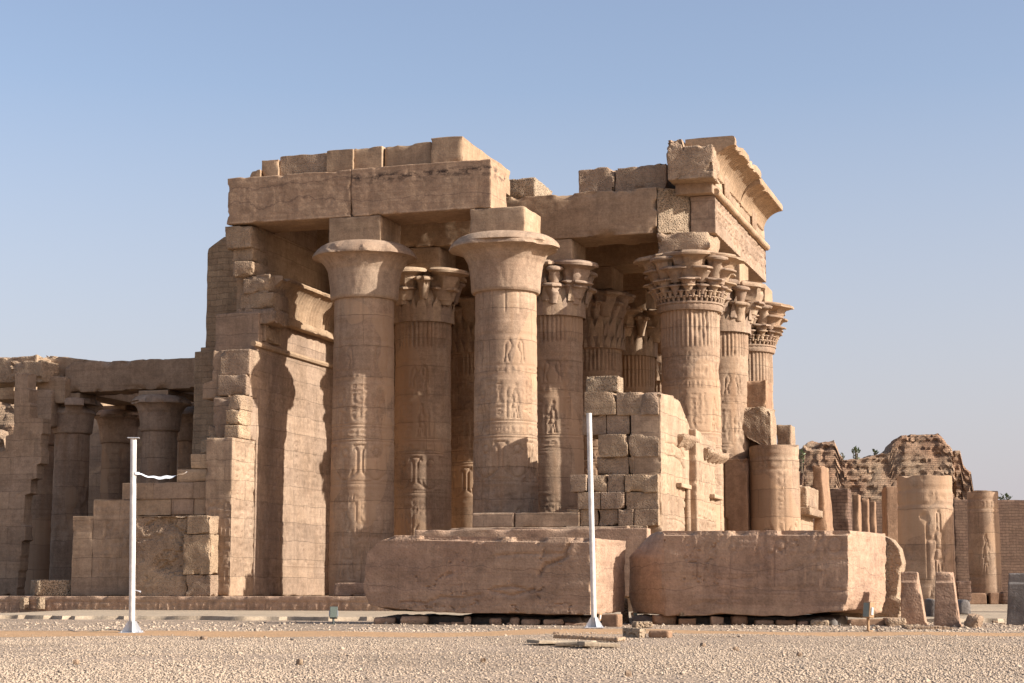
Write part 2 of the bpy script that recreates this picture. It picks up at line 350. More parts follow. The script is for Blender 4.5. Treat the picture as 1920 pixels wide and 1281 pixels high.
M_small = stone('small_block_wall', (.46, .32, .205), (.37, .245, .155), strata=.3, stain=.4, joint=(.44, .21, .008), jdark=.13, grain=.9)
M_block = stone('sandstone_fallen', (.52, .335, .22), (.44, .27, .18), strata=.4, stain=.6, grain=.8, pit=.25, veins=((1.0, .9, .012), (.55, .7, .010)))
M_rough = stone('sandstone_rough', (.54, .39, .26), (.45, .31, .20), strata=.1, stain=.2, grain=2.0, pit=.9)
M_brown = stone('sandstone_shade_brown', (.40, .235, .14), (.33, .19, .115), strata=.2, stain=.25, grain=.7)  # brown of some stones; on jambs and posts it holds warm shade as colour
M_mud = stone('mud_brick', (.42, .245, .155), (.48, .33, .22), strata=.2, stain=.12, joint=(.33, .14, .02), jdark=.3, grain=2.2, pit=.35)
M_far = stone('far_wall_brick', (.24, .15, .105), (.20, .12, .085), strata=.2, stain=.2, joint=(.40, .17, .015), jdark=.45, grain=.8)
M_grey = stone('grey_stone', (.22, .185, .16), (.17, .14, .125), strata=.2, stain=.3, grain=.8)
M_pave = stone('pavement', (.50, .375, .26), (.44, .325, .22), strata=.0, stain=.1, grain=.8)
M_white = plain('white_paint', (.66, .615, .55), .5, bump=.2, scale=7, var=.28)
M_galv = plain('galvanised', (.55, .56, .57), .4, .6)
M_tape = plain('white_tape', (.82, .83, .85), .5)
M_lamp = plain('lamp_body', (.09, .095, .08), .5, .2)
M_glass = plain('lamp_glass', (.16, .18, .14), .35, 0, var=.2, scale=40)
M_rust = plain('lamp_rust', (.40, .24, .12), .7, .1, var=.3, scale=40)
M_cable = plain('cable', (.35, .25, .16), .7)
M_leaf = plain('leaf', (.20, .235, .11), .7, var=.3, scale=9)
M_twig = plain('twig', (.16, .11, .07), .9)

# ------------------------------------------------------------------ scene tree
def prop(o, label=None, cat=None, group=None, kind=None):
    if label: o['label'] = label
    if cat: o['category'] = cat
    if group: o['group'] = group
    if kind: o['kind'] = kind
    return o
def thing(name, label, cat, u, v, z=0, group=None, temple=True, rot=None, tilt=0):
    o = bpy.data.objects.new(name, None); sc.collection.objects.link(o)
    o.location = uv2w(u, v, z) if temple else (u, v, z)
    o.rotation_euler = (0, tilt, -YAW if temple else (rot or 0)); o.empty_display_size = .3
    prop(o, label, cat, group); return o
def single(o, label, cat, loc, rot=0, group=None, tilt=0):
    o.location = loc; o.rotation_euler = (0, tilt, rot); prop(o, label, cat, group); return o
rnd = random.Random(4)
# ------------------------------------------------------------------ ground and paving (the setting)
def sheet(name, pts, z, m, kind='structure', cat=None):
    mb = MB(); mb.add([(x, y, z) for x, y in pts], [], [list(range(len(pts)))])
    return prop(mb.build(name, m, smooth=False), kind=kind)
def ground_mat(name, c1, c2, gravel=1.0, dark=.5):
    m, t, b = mat(name); N = t.nodes; L = t.links; b.inputs['Roughness'].default_value = .95; b.inputs['Specular IOR Level'].default_value = .1
    tc = N.new('ShaderNodeTexCoord'); P = tc.outputs['Object']
    def nz(s, d=4, v=None):
        n = N.new('ShaderNodeTexNoise'); n.inputs['Scale'].default_value = s; n.inputs['Detail'].default_value = d; L.new(v or P, n.inputs['Vector']); return n.outputs[0]
    def rg(x, a, b_, c, d):
        r = N.new('ShaderNodeMapRange'); r.inputs[1].default_value = a; r.inputs[2].default_value = b_; r.inputs[3].default_value = c; r.inputs[4].default_value = d; L.new(x, r.inputs[0]); return r.outputs[0]
    def mx(f, A, B, mode='MIX'):
        q = N.new('ShaderNodeMix'); q.data_type = 'RGBA'; q.blend_type = mode
        for k, v_ in ((0, f), (6, A), (7, B)):
            if isinstance(v_, (int, float)): q.inputs[k].default_value = v_
            elif isinstance(v_, tuple): q.inputs[k].default_value = (*v_, 1)
            else: L.new(v_, q.inputs[k])
        return q.outputs[2]
    col = mx(rg(nz(.35, 5), .38, .62, 0, 1), c1, c2)
    vo = N.new('ShaderNodeTexVoronoi'); vo.inputs['Scale'].default_value = 26; L.new(P, vo.inputs['Vector'])
    v2 = N.new('ShaderNodeTexVoronoi'); v2.inputs['Scale'].default_value = 11; L.new(P, v2.inputs['Vector'])
    hs = N.new('ShaderNodeSeparateColor'); L.new(vo.outputs['Color'], hs.inputs[0])
    col = mx(gravel, col, mx(1., col, rg_col(N, L, rg(hs.outputs[0], 0, 1, .55, 1.3)), 'MULTIPLY'))
    col = mx(1., col, rg_col(N, L, rg(nz(9, 5), .3, .7, .85, 1.12)), 'MULTIPLY')
    h = N.new('ShaderNodeMath'); h.operation = 'ADD'; L.new(rg(vo.outputs['Distance'], 0, .6, 1, 0), h.inputs[0]); L.new(rg(v2.outputs['Distance'], 0, .6, .8, 0), h.inputs[1])
    bp = N.new('ShaderNodeBump'); bp.inputs['Strength'].default_value = .9 * gravel + .1; bp.inputs['Distance'].default_value = .03; L.new(h.outputs[0], bp.inputs['Height']); L.new(bp.outputs[0], b.inputs['Normal'])
    L.new(col, b.inputs['Base Color']); return m
def rg_col(N, L, x):
    c = N.new('ShaderNodeCombineColor'); [L.new(x, c.inputs[k]) for k in range(3)]; return c.outputs[0]
M_gravel = ground_mat('gravel_ground', (.42, .31, .22), (.36, .265, .185))
M_dust = ground_mat('trodden_dust', (.44, .265, .14), (.40, .245, .13), gravel=.25)

G = 3000
gx = np.concatenate([[-G, -400, -90], np.linspace(-45, 45, 60), [90, 400, G]]); gy = np.concatenate([[-60, -8], np.linspace(2, 60, 80), [90, 140, 400, G]])
X, Y = np.meshgrid(gx, gy, indexing='ij'); P = np.stack([X.ravel(), Y.ravel(), 0 * X.ravel()], 1)
amp = np.clip(1 - np.abs(P[:, 1] - 30) / 30, 0, 1); P[:, 2] = (fbm(P * .35, 3) - .5) * .05 * amp - .005
nb = len(gy); i, j = np.meshgrid(np.arange(len(gx) - 1), np.arange(nb - 1), indexing='ij'); i = i.ravel(); j = j.ravel()
mb = MB(); mb.add(P, np.stack([i * nb + j, (i + 1) * nb + j, (i + 1) * nb + j + 1, i * nb + j + 1], 1))
prop(mb.build('ground', M_gravel), kind='structure')

# dusty trodden path in front of the fallen blocks: shallow wavy-edged sheet
pp = []
for k in range(61):
    x = -14 + 28 * k / 60; yn = 28.6 + .5 * math.sin(x * .7) + .35 * math.sin(x * 1.9 + 1) + (1.0 if x > -1 else 0) * min(1, (x + 1) / 3) * 1.6
    pp.append((x, yn))
qq = [(x, y + (5.4 if x < 3 else 3.0) + .5 * math.sin(x * 1.3)) for x, y in pp]
mb = MB(); nx_ = len(pp); V = [(x, y) for x, y in pp] + [((a[0] + b[0]) / 2, (a[1] + b[1]) / 2) for a, b in zip(pp, qq)] + qq
V = np.array([(x, y, 0) for x, y in V]); V[:, 2] = (fbm(V * np.array([1, 1, 0]) * .35, 3) - .5) * .05 * np.clip(1 - np.abs(V[:, 1] - 30) / 30, 0, 1) + np.repeat([-.012, .022, -.012], nx_)
mb.add(V, [[r * nx_ + k, r * nx_ + k + 1, (r + 1) * nx_ + k + 1, (r + 1) * nx_ + k] for r in (0, 1) for k in range(nx_ - 1)])
prop(mb.build('path', M_dust), kind='structure')

# loose gravel: thousands of little angular stones
def scatter(n, y0, y1, s0, s1, seed, skip=None, xr=None):
    r = np.random.RandomState(seed); t = r.rand(n); y = (y0 ** .55 + t * (y1 ** .55 - y0 ** .55)) ** (1 / .55)
    half = y * (990 / F); x = (r.rand(n) * 2 - 1) * half
    if xr: x = xr[0] + r.rand(n) * (xr[1] - xr[0])
    gzp = np.stack([x, y, 0 * x], 1); keep = np.ones(n, bool)
    yn = 28.6 + .5 * np.sin(x * .7) + .35 * np.sin(x * 1.9 + 1) + 1.6 * np.clip((x + 1) / 3, 0, 1)
    inpath = (y > yn) & (y < yn + np.where(x < 3, 5.4, 3.0) + .5 * np.sin(x * 1.3)); keep &= ~(inpath & (r.rand(n) > np.where(x < -2, .06, .35) + .5 * (fbm(gzp * 1.1 + 5, 12) > .56)))
    bare = np.clip((fbm(gzp * .3 + 9, 8) - .42) / .2, 0, 1); keep &= ~(r.rand(n) < bare * .75)
    x, y = x[keep], y[keep]; n = len(x); gz = (fbm(np.stack([x, y, 0 * x], 1) * .35, 3) - .5) * .05 * np.clip(1 - np.abs(y - 30) / 30, 0, 1) - .005
    s = s0 + (s1 - s0) * r.rand(n) ** 2.5
    base = np.array([[1, 0, 0], [-1, 0, 0], [0, 1, 0], [0, -1, 0], [0, 0, 1], [0, 0, -.4]], float)
    V = base[None] * (s[:, None, None] * (.6 + .8 * r.rand(n, 6, 1))) * np.array([1, 1, .6]); V += (r.rand(n, 6, 3) - .5) * s[:, None, None] * .8
    a = r.rand(n) * 6.28; c, s_ = np.cos(a), np.sin(a); Vx = V[..., 0] * c[:, None] - V[..., 1] * s_[:, None]; Vy = V[..., 0] * s_[:, None] + V[..., 1] * c[:, None]
    V = np.stack([Vx + x[:, None], Vy + y[:, None], V[..., 2] + (gz + s * .02)[:, None]], -1).reshape(-1, 3)
    T = np.array([[0, 2, 4], [2, 1, 4], [1, 3, 4], [3, 0, 4], [2, 0, 5], [1, 2, 5], [3, 1, 5], [0, 3, 5]])
    Q = (np.arange(n)[:, None, None] * 6 + T[None]).reshape(-1, 3); return V, Q
M_peb = plain('pebble', (.46, .345, .24), .9, var=.3, scale=13)
mb = MB(); mb.add(*scatter(190000, 13.5, 34, .005, .021, 1)); 
o = mb.build('gravel', M_peb, smooth=False); prop(o, 'pale angular gravel spread over the forecourt', 'gravel', kind='stuff')
mb = MB(); mb.add(*scatter(9000, 33, 42, .012, .05, 3)); mb.add(*scatter(260, 14, 40, .025, .045, 5))
o = mb.build('rubble_chips', M_peb, smooth=False); prop(o, 'coarser stone chips scattered round the fallen blocks', 'rubble', kind='stuff')

# raised paving strip in front of the podium with a crumbling edge
def edge_n(x): return vn(np.stack([np.asarray(x, float) * 1.1, 0 * np.asarray(x, float), 0 * np.asarray(x, float)], 1), 9)
mb = MB(); xs = np.linspace(-14, 30, 240); 
yk = np.maximum(44.4 - .31 * (xs + 4), 41.6) + .5 * (vn(np.stack([xs * .9, 0 * xs, 0 * xs], 1), 9) - .5) + .35 * (vn(np.stack([xs * 4, 0 * xs, 0 * xs], 1), 10) - .5)
rows = [(yk - .04, .0 * xs - .02), (yk + .05 * vn(np.stack([xs * 5, 0 * xs, 0 * xs], 1), 11), 0 * xs + .075 + .02 * vn(np.stack([xs * 3, 0 * xs, 0 * xs], 1), 12)), (yk + .5, 0 * xs + .095), (yk * 0 + 60.5, 0 * xs + .095)]
V = np.concatenate([np.stack([xs, y, z], 1) for y, z in rows]); n_ = len(xs)
mb.add(V, [[r * n_ + k, r * n_ + k + 1, (r + 1) * n_ + k + 1, (r + 1) * n_ + k] for r in range(3) for k in range(n_ - 1)])
prop(mb.build('pavement', M_pave), kind='structure')
def far_pave(name, x0, x1, y0, y1, z, m):
    return sheet(name, [(x0, y0), (x1, y0), (x1, y1), (x0, y1)], z, m)
far_pave('courtyard_paving', 12, 60, 60.6, 112, .02, M_pave)
# ------------------------------------------------------------------ podium
ZP = .53
pod = thing('podium', 'low stone podium with carved front edge running under the whole temple', 'podium', -20, 60, 0)
def part(root, name, mb, m, org=None, label=None, parent=None, smooth=True, ang=40):
    org = org or root['_o']; o = mb.build(name, m, parent or root, org, smooth=smooth, ang=ang)
    if label: o['label'] = label
    return o
pod['_o'] = (-20, 60, 0)
cv = Canvas(31, .55, .03); r_ = random.Random(2); x = .1
for k in range(5): pass
cv.seg(0, .06, 31, .06, .02, .015); cv.seg(0, .44, 31, .44, .02, .015)
while x < 30.6:
    wd = r_.choice((.22, .3, .42)); cv.seg(x, .06, x, .44, .03, .04)
    if r_.random() < .6: cv.poly(circ(.5, .55, .3, .35, 8, 160, 380), x, .08, wd, .34, .025, .03)
    else: glyph(cv, r_, x + .04, .1, wd - .08, .025, .03, .3)
    x += wd
mb = MB(); mb.add(*sbox((-46, 52.2, -.1), (-15.2, 52.9, ZP), res=.6, rx=.06, rz=.045, ry=.25, r=.02, amp=.014, chip=.10, seed=5, front=cv.f(), cfreq=1.8))
part(pod, 'carved_front', mb, M_block)
mb = MB(); mb.add(*sbox((-48, 52.85, -.1), (-9.8, 96, ZP - .004), res=4, r=.02, amp=.0)); part(pod, 'floor', mb, M_wall)
for k in range(3): pass

# ------------------------------------------------------------------ column kit
NECK, ARB, ART = 10.3, 13.02, 14.62
def shaft_canvas(seed, full=True, big=True):
    r = random.Random(seed); W = 6.6; c = Canvas(W, 9.9, .026, 1.35)
    def ring(z, d=.018): c.seg(0, z, W, z, .02, d)
    # big offering scene at the bottom
    for z in (.3, .38, .46): ring(z)
    for k in range(5):
        x = .1 + k * 1.3; figure(c, r, x, .55, 2.3, k % 2 == 0, .03, .03); textblock(c, r, x + .85, x + 1.27, .7, 3.3, .21); textblock(c, r, x, x + .85, 2.85, 3.3, .21)
    for z in (3.35, 3.43, 3.6, 3.68): ring(z)
    # arches with domes and loops
    z0 = 3.78
    for k in range(6):
        x = k * 1.1 + .05
        c.poly([(.3, 1), (.42, .8), (.42, .2), (.15, 0)], x, z0, 1.0, 1.1, .03, .035); c.poly([(.7, 1 - .0), (.58, .8), (.58, .2), (.85, 0)], x, z0, 1.0, 1.1, .03, .035)
        c.poly(circ(.5, .88, .22, .12, 8, 0, 180), x, z0, 1.0, 1.1, .03, .035); c.poly(circ(1.05, .3, .3, .3, 8, 180, 360), x, z0 - .05, 1.0, 1.1, .03, .035)
        c.poly(circ(1.05, .78, .14, .14, 10), x, z0, 1.0, 1.1, .03, .035); c.poly([(1.05, .64), (1.05, .2)], x, z0, 1, 1.1, .03, .03); c.poly([(.9, .6), (1.2, .6)], x, z0, 1, 1.1, .03, .03)
    for z in (5.0, 5.08, 5.45, 5.53): ring(z)
    textband(c, r, 0, W, 5.12, .29, .02, .02)
    for k in range(5):
        x = .05 + k * 1.32; figure(c, r, x, 5.62, 1.15, k % 2, .026, .03); textcol(c, r, x + .62, 5.65, 6.9, .2, .02, .022); textcol(c, r, x + .82, 5.65, 6.9, .17, .02, .022); textcol(c, r, x + 1.0, 5.65, 6.9, .24)
    for z in (6.95, 7.02, 7.35): ring(z)
    textband(c, r, 0, W, 7.04, .28, .02, .02)
    if not full: textblock(c, r, 0, W, 7.45, 8.3, .3, .02, .018)
    if full:
        for k in range(9):
            x = k * .73; c.poly([(.2, 0), (.3, .3), (.05, .7), (.2, 1), (.4, .8), (.42, .3), (.5, 0)], x, 7.42, .6, .75, .026, .03, k % 2)
        for z in (8.3, 8.36, 8.8, 8.86, 8.92, 8.98): ring(z, .012)
    return c
def make_shaft(seed, h=NECK - ZP, r0=1.085, r1=1.0, nseg=170, dz=.045, reed=False, ribs=0, full=True, broken=False, hmax=None, cv=None):
    cv = cv or shaft_canvas(seed, full); f = cv.f(); H = hmax or h; n = int(H / dz)
    zs = np.linspace(0, H, n + 1)
    prof = [(r1 + (r0 - r1) * (1 - z / h) * (1 if z > .5 else (.55 + .9 * z)), z) for z in zs]
    def mod(rr, tt, zz):
        S = np.stack([np.cos(tt) * 1.2, np.sin(tt) * 1.2, zz], -1).reshape(-1, 3)
        big = fbm(S * .9 + seed, seed, 4).reshape(rr.shape)
        d = f(tt.ravel() * 1.05, zz.ravel()).reshape(rr.shape)
        wear = np.clip((fbm(S * .45 + seed * 3.1, seed + 2, 2).reshape(rr.shape) - .27) / .1, 0, 1)   # worn patches lose their carving
        d = d * wear
        body = rr > .3
        rr = np.where(body, rr - d + (big - .5) * .02 - .07 * np.clip((big - .68) / .1, 0, 1), rr)
        if ribs:   # bundle of reeds under the capital
            k = np.clip((zz - (h - ribs)) / .03, 0, 1) * body; rr = rr + k * (np.abs(np.sin(tt * 20)) * .05 - .025)
        if ribs == 0 and not broken:
            k = np.clip((zz - (h - .75)) / .02, 0, 1) * body; rr = rr - k * .02 * (np.abs(((tt * 14 / 6.283) % 1) - .5) < .06)
        if broken:
            q = (fbm(S * 1.1 + seed, seed + 8, 3).reshape(rr.shape) - .5); zz = zz + np.clip((zz - H + .6) / .6, 0, 1) * q * .25
        return rr, zz
    return lathe(prof, nseg, mod=mod)
def bell_cap(seed, R=1.75, r0=1.03, h=1.72, broken=.12, n=120, leafs=8, fl=1.):
    k = h / 1.72
    prof = [(r0 * .97, -.02), (r0 * 1.06, .0), (r0 * 1.10, .07), (r0 * 1.11, .2), (r0 * 1.125, .45 * k), (r0 * 1.165, .8 * k), (r0 * 1.22, 1.02 * k), (r0 * 1.30, 1.18 * k), (r0 * 1.40, 1.30 * k), (R * .89, 1.385 * k), (R * .97, 1.42 * k),
            (R, 1.43 * k), (R * 1.0, 1.49 * k), (R * .975, 1.57 * k), (R * .93, 1.665 * k), (R * .87, 1.76 * k), (R * .79, 1.84 * k), (R * .7, 1.88 * k), (R * .55, 1.9 * k), (.05, 1.9 * k)]
    def mod(rr, tt, zz):
        S = np.stack([np.cos(tt), np.sin(tt), zz * .6], -1).reshape(-1, 3)
        q = fbm(S * 2.1 + seed, seed, 4).reshape(rr.shape); q2 = fbm(S * 5 + seed, seed + 4, 3).reshape(rr.shape)
        out = np.clip((rr - r0 * 1.25) / (R - r0 * 1.25), 0, 1)
        q3 = fbm(np.stack([np.cos(tt), np.sin(tt), 0 * tt], -1).reshape(-1, 3) * 1.35 + seed * 1.7, seed + 9, 3).reshape(rr.shape); low = zz < 1.56 * k
        rr = rr - out * (np.clip((q3 - .50) / .10, 0, 1) * broken * (1.3 + 1.4 * q2) * np.where(low, 1.0, .35) + np.clip((q - .6) / .08, 0, 1) * .12 + (q2 - .5) * .06) + (q2 - .5) * .015 * (rr > .3)
        # lotus outlines carved on the bell
        t2 = (tt * leafs / 6.283) % 1; hh = np.clip(zz / (1.3 * k), 0, 1.2); lf = np.abs(np.abs(t2 - .5) - .42 * (1 - hh ** 1.7) - .02) < .035
        rr = rr - .018 * lf * (hh < 1.0) * (zz > .1); rr = rr - .018 * (np.abs(zz - .95 * k) < .02)
        return rr, zz
    return lathe(prof, n, mod=mod, sub=3)
def umbel(r, h, seed=0, n=22, stem=.45):
    """little papyrus head: slim stem that flares to a flat drooping rim"""
    prof = [(r * stem * .8, 0), (r * stem * .95, h * .3), (r * stem * 1.2, h * .55), (r * .68, h * .76), (r * .9, h * .84), (r, h * .85), (r * 1.01, h * .92), (r * .93, h * .98), (r * .6, h * 1.03), (.02, h * 1.04)]
    def mod(rr, tt, zz):
        S = np.stack([np.cos(tt) + seed, np.sin(tt), zz], -1).reshape(-1, 3); q = fbm(S * 1.7, seed, 2).reshape(rr.shape)
        return rr * (1 - .28 * np.clip((q - .56) / .1, 0, 1) * (rr > r * .6)), zz
    return lathe(prof, n, mod=mod, sub=2)
def put(V, x=0, y=0, z=0, a=0, tilt=0):
    V = V.copy()
    if tilt: c, s = math.cos(tilt), math.sin(tilt); V = np.stack([V[:, 0] * c + V[:, 2] * s, V[:, 1], -V[:, 0] * s + V[:, 2] * c], 1)
    c, s = math.cos(a), math.sin(a); q = V + np.array([x, y, z]); return np.stack([q[:, 0] * c - q[:, 1] * s, q[:, 0] * s + q[:, 1] * c, q[:, 2]], 1)
def composite_cap(kind, seed):
    mb = MB(); r0 = 1.0
    core = [(r0 * .95, -.02), (r0 * 1.05, .03), (r0 * 1.05, .3), (r0 * 1.03, .9), (r0 * .92, 1.5), (r0 * .95, 1.84), (.1, 1.86)]
    mb.add(*lathe(core, 64, sub=2))
    rn = random.Random(seed)
    def ringof(n, R, r, h, z, off=0., stem=.45, tilt=.16, miss=0):
        for k in range(n):
            if rn.random() < miss: continue
            V, Q = umbel(r * rn.uniform(.95, 1.04), h, seed + k + int(z * 10), n=22 if r > .3 else 12, stem=stem); a = 6.283 * (k + off) / n
            mb.add(put(V, R, 0, z, a, tilt), Q)
    def leaf(n, R, z, h, wd, off=0., out=.1):
        for k in range(n):
            a = 6.283 * (k + off) / n; pts = []; m = 6
            for q in range(m + 1):
                t = q / m; ww = wd * (1 - t ** 2.2) * .5; rr = R + out * t ** 2
                pts += [(rr, -ww, z + h * t), (rr + .06 * (1 - t), 0, z + h * t), (rr, ww, z + h * t)]
            Q = [[3 * q + i, 3 * q + i + 1, 3 * q + 4 + i, 3 * q + 3 + i] for q in range(m) for i in (0, 1)]
            mb.add(put(np.array(pts), a=a), Q)
    if kind == 'tiered':       # the ornate corner capital
        mb.add(*lathe([(r0 * 1.0, -.03), (r0 * 1.10, -.02), (r0 * 1.13, .06), (r0 * 1.13, .18), (r0 * 1.17, .2), (r0 * 1.17, .26), (r0 * 1.05, .27)], 96, mod=lambda rr, tt, zz: (rr + .012 * np.sin(tt * 60) * (zz > 0), zz), sub=2))
        ringof(36, 1.10, .10, .24, .22, 0, .5); ringof(36, 1.16, .115, .26, .38, .5, .5)
        ringof(16, 1.16, .25, .34, .50, 0, .45, .2); ringof(8, 1.12, .46, .42, .66, .5, .45, .16)
        ringof(16, 1.2, .16, .5, .86, 0, .5, .1); ringof(8, 1.10, .56, .55, .92, 0, .42, .12)
        ringof(4, .93, .92, .98, 1.02, .773, .50, .10); ringof(4, 1.14, .52, .8, 1.04, .273, .48, .14)
    elif kind == 'lobed':      # four big umbels over tall pointed leaves
        leaf(16, 1.07, .0, .62, .38); leaf(16, 1.09, .0, .78, .34, .5); ringof(8, 1.02, .46, .7, .42, .5, .5, .12)
        ringof(4, .97, .88, 1.2, .74, .275, .54, .08); ringof(4, 1.06, .60, .62, .62, .275, .5, .10); ringof(4, 1.12, .36, .8, .9, .775, .5, .12); leaf(8, 1.18, .5, .8, .3, .25, .2)
    elif kind == 'quatrefoil':
        leaf(12, 1.08, 0, .95, .50); leaf(12, 1.1, 0, .8, .3, .5); ringof(4, .97, .90, 1.15, .78, .88, .56, .08); ringof(4, 1.06, .60, .62, .62, .88, .5, .10); ringof(4, 1.12, .34, .8, .8, .38, .5, .12)
    else:                      # lotus: two rows of buds and tall leaves
        mb.add(*lathe([(r0 * 1.0, -.45), (r0 * 1.08, -.42), (r0 * 1.1, .0), (r0 * 1.0, .02)], 90, mod=lambda rr, tt, zz: (rr + .03 * np.abs(np.sin(tt * 12)) * (zz > -.44), zz), sub=2))
        leaf(24, 1.12, -.42, .5, .25); leaf(12, 1.08, 0, .8, .42); leaf(12, 1.12, 0, .62, .3, .5); ringof(8, .85, .66, 1.0, .82, .0, .5, .14); ringof(8, .95, .35, .7, .7, .5, .5, .14)
    return mb
# ------------------------------------------------------------------ the tall columned hall
hall = thing('columned_hall', 'tall ruined sandstone hall with rows of carved columns under heavy roof beams', 'temple', -17.5, 61.6, ZP)
HO = hall['_o'] = (-17.5, 61.6, ZP)
U1, U2, U3 = -22.46, -17.5, -12.57; VR = dict(A=55.84, B=61.62, C=67.4, D=73.2, E=79.0)
shaft_meshes = {}
def column(u, v, shape, cap, seed, capm, rot=0, label=None, abh=None, abw=.93, aso=0):
    if shape not in shaft_meshes:
        mb = MB(); mb.add(*make_shaft(**shape_args[shape])); o = mb.build('column', M_col, hall); shaft_meshes[shape] = o.data
    else: o = bpy.data.objects.new('column', shaft_meshes[shape]); sc.collection.objects.link(o); o.parent = hall
    o.location = (u - HO[0], v - HO[1], 0); o.rotation_euler = (0, 0, rot)
    if label: o['label'] = label
    if cap not in shaft_meshes:
        c = capm().build('capital', M_cap, o); shaft_meshes[cap] = c.data
    else: c = bpy.data.objects.new('capital', shaft_meshes[cap]); sc.collection.objects.link(c); c.parent = o
    c.location = (0, 0, NECK - ZP); c.rotation_euler = (0, 0, seed * .7)
    mb = MB(); top = ARB - NECK - .004; b0 = 1.70 if cap.startswith('bell') else 1.84
    mb.add(*sbox((-abw, -abw, b0), (abw, abw, top), res=.14, r=.04, amp=.012 + aso * .04, chip=.05 + .25 * aso, seed=seed + 3)); a = mb.build('abacus', M_rub if aso else M_arch, o); a.location = (0, 0, NECK - ZP); a.rotation_euler = (0, 0, -rot)
    return o
shape_args = dict(p1=dict(seed=11), p2=dict(seed=23), reed=dict(seed=31, ribs=.95), reed2=dict(seed=47, ribs=1.3, full=False))
def bellmb(seed, **k):
    mb = MB(); mb.add(*bell_cap(seed, **k)); return mb
column(U1, VR['A'], 'p1', 'bell1', 2, lambda: bellmb(5, broken=.2), .3, 'front column with a broad bell capital chipped along its rim')
column(U2, VR['A'], 'p2', 'bell2', 1, lambda: bellmb(14, broken=.10, R=1.86), 1.2, 'foremost column, its right half sunlit, under a wide bell capital')
column(U1, VR['B'], 'reed', 'quatrefoil', 1, lambda: composite_cap('quatrefoil', 3), 2.2, 'column with a lobed capital half lit between the two front bell columns')
column(U2, VR['B'], 'reed', 'lobed', 2, lambda: composite_cap('lobed', 8), .8)
column(U3, VR['B'], 'reed2', 'tiered', 1, lambda: composite_cap('tiered', 4), 3.0, 'sunlit corner column with the most ornate tiered capital', aso=1)
column(U1, VR['C'], 'reed2', 'lotus', 2, lambda: composite_cap('lotus', 5), 1.1)
column(U2, VR['C'], 'reed2', 'lotus', 3, None, 2.5)
column(U3, VR['C'], 'reed', 'lobed', 5, None, 4.0)
column(U1, VR['D'], 'reed', 'lobed', 3, None, 5)
column(U2, VR['D'], 'reed2', 'quatrefoil', 4, None, .4)
column(U3, VR['D'], 'reed2', 'tiered', 6, None, 5.5, 'last standing column of the sunlit right side')
column(U2, VR['E'], 'reed', 'lotus', 1, None, 2); column(U1, VR['E'], 'reed', 'bell1', 3, None, 3)

def beamcv(L, H, seed, cw=.42, rows=1, blank=.35):
    c = Canvas(L, H, .035, .7); r = random.Random(seed)
    c.seg(0, H - .12, L, H - .12, .02, .012); c.seg(0, .1, L, .1, .02, .012)
    textblock(c, r, 0, L, .1, H - .12, cw, .02, .011); return c.f()
def hpart(name, boxes, m, label=None, ang=40):
    mb = MB()
    for b in boxes: mb.add(*b)
    return part(hall, name, mb, m, label=label, ang=ang)
# front beam (row A): two blocks
def rag(z, a, s, fr=1.2): return lambda x, y: z - a * fbm(np.stack([x * fr, y * fr, 0 * x + s], 1), s, 4) * 1.0
hpart('beam', [sbox((-27.15, 54.9, ARB), (-22.62, 56.75, ART), rx=.07, rz=.05, ry=.2, r=.03, amp=.016, chip=.12, seed=3, front=beamcv(4.53, 1.6, 4), top=rag(ART + .02, .05, 3), left=lambda z, y: -27.2 + .12 * fbm(np.stack([z * 1.5, y, 0 * z], 1), 3))], M_arch1, 'left block of the front beam, crossed by dark veins')
hpart('beam', [sbox((-22.60, 54.9, ARB), (-17.72, 56.75, ART), rx=.07, rz=.05, ry=.2, r=.03, amp=.016, chip=.10, seed=8, front=beamcv(4.88, 1.6, 9), top=rag(ART + .04, .06, 6))], M_arch2, 'right block of the front beam with black weathering along its top and a sunlit end')
# row B beam; broken end near the corner column
hpart('beam', [sbox((-27.0, 60.65, ARB), (-13.5, 62.55, ART + .02), rx=.09, rz=.06, ry=.25, r=.04, amp=.02, chip=.22, seed=12, front=beamcv(13.5, 1.6, 14, .55), top=rag(ART + .1, .16, 9))], M_arch, 'second beam running back to the corner column')
for k, v in enumerate((67.4, 73.2, 79.0)): hpart('beam', [sbox((-27.0, v - .95, ARB), (-13.0, v + .95, ART), res=.5, r=.03, amp=.01, seed=15 + k)], M_arch)
# oblique broken lump at the corner
uu, zz0 = onv(1229, 437, 60.6); uu2, _ = onv(1287, 437, 60.6)
V, Q = sbox((-13.49, 60.66, ARB + .003), (-12.455, 62.4, ART + .0), res=.06, r=.03, amp=.03, chip=.12, seed=21, top=rag(ART + .08, .14, 4))
V[:, 1] += np.clip(V[:, 0] + 13.45, 0, 2) * .68 * (62.4 - V[:, 1]) / 1.74
hpart('broken_beam_end', [(V, Q)], M_rough, 'rough pale broken end of the second beam')
# near end: turn that lump so its broken face catches the sun
# roof slabs left on the front beam
slabs = [(-26.42, -26.05, 14.92), (-26.04, -25.42, 15.26), (-25.41, -23.62, 15.38), (-23.615, -22.65, 15.42), (-22.645, -21.65, 15.46), (-21.645, -19.92, 15.48), (-19.88, -18.77, 15.55)]
for k, (a, b, z) in enumerate(slabs):
    hpart('roof_slab', [sbox((a, 55.15 + .1 * (k % 3), ART + .0), (b, 61.6 if k != 6 else 60.4, z), res=.1, ry=.5, r=.025, amp=.02, chip=.12, seed=40 + k, top=rag(z + .03, .10, 40))], M_arch if k != 2 else M_rub)
a, zt = onv(950, 336, 60.75); b, _ = onv(1003, 336, 60.75); hpart('roof_slab', [sbox((a - 1.2, 60.75, ART - .02), (b, 63.1, zt), res=.1, r=.05, amp=.03, chip=.2, seed=52)], M_rough)
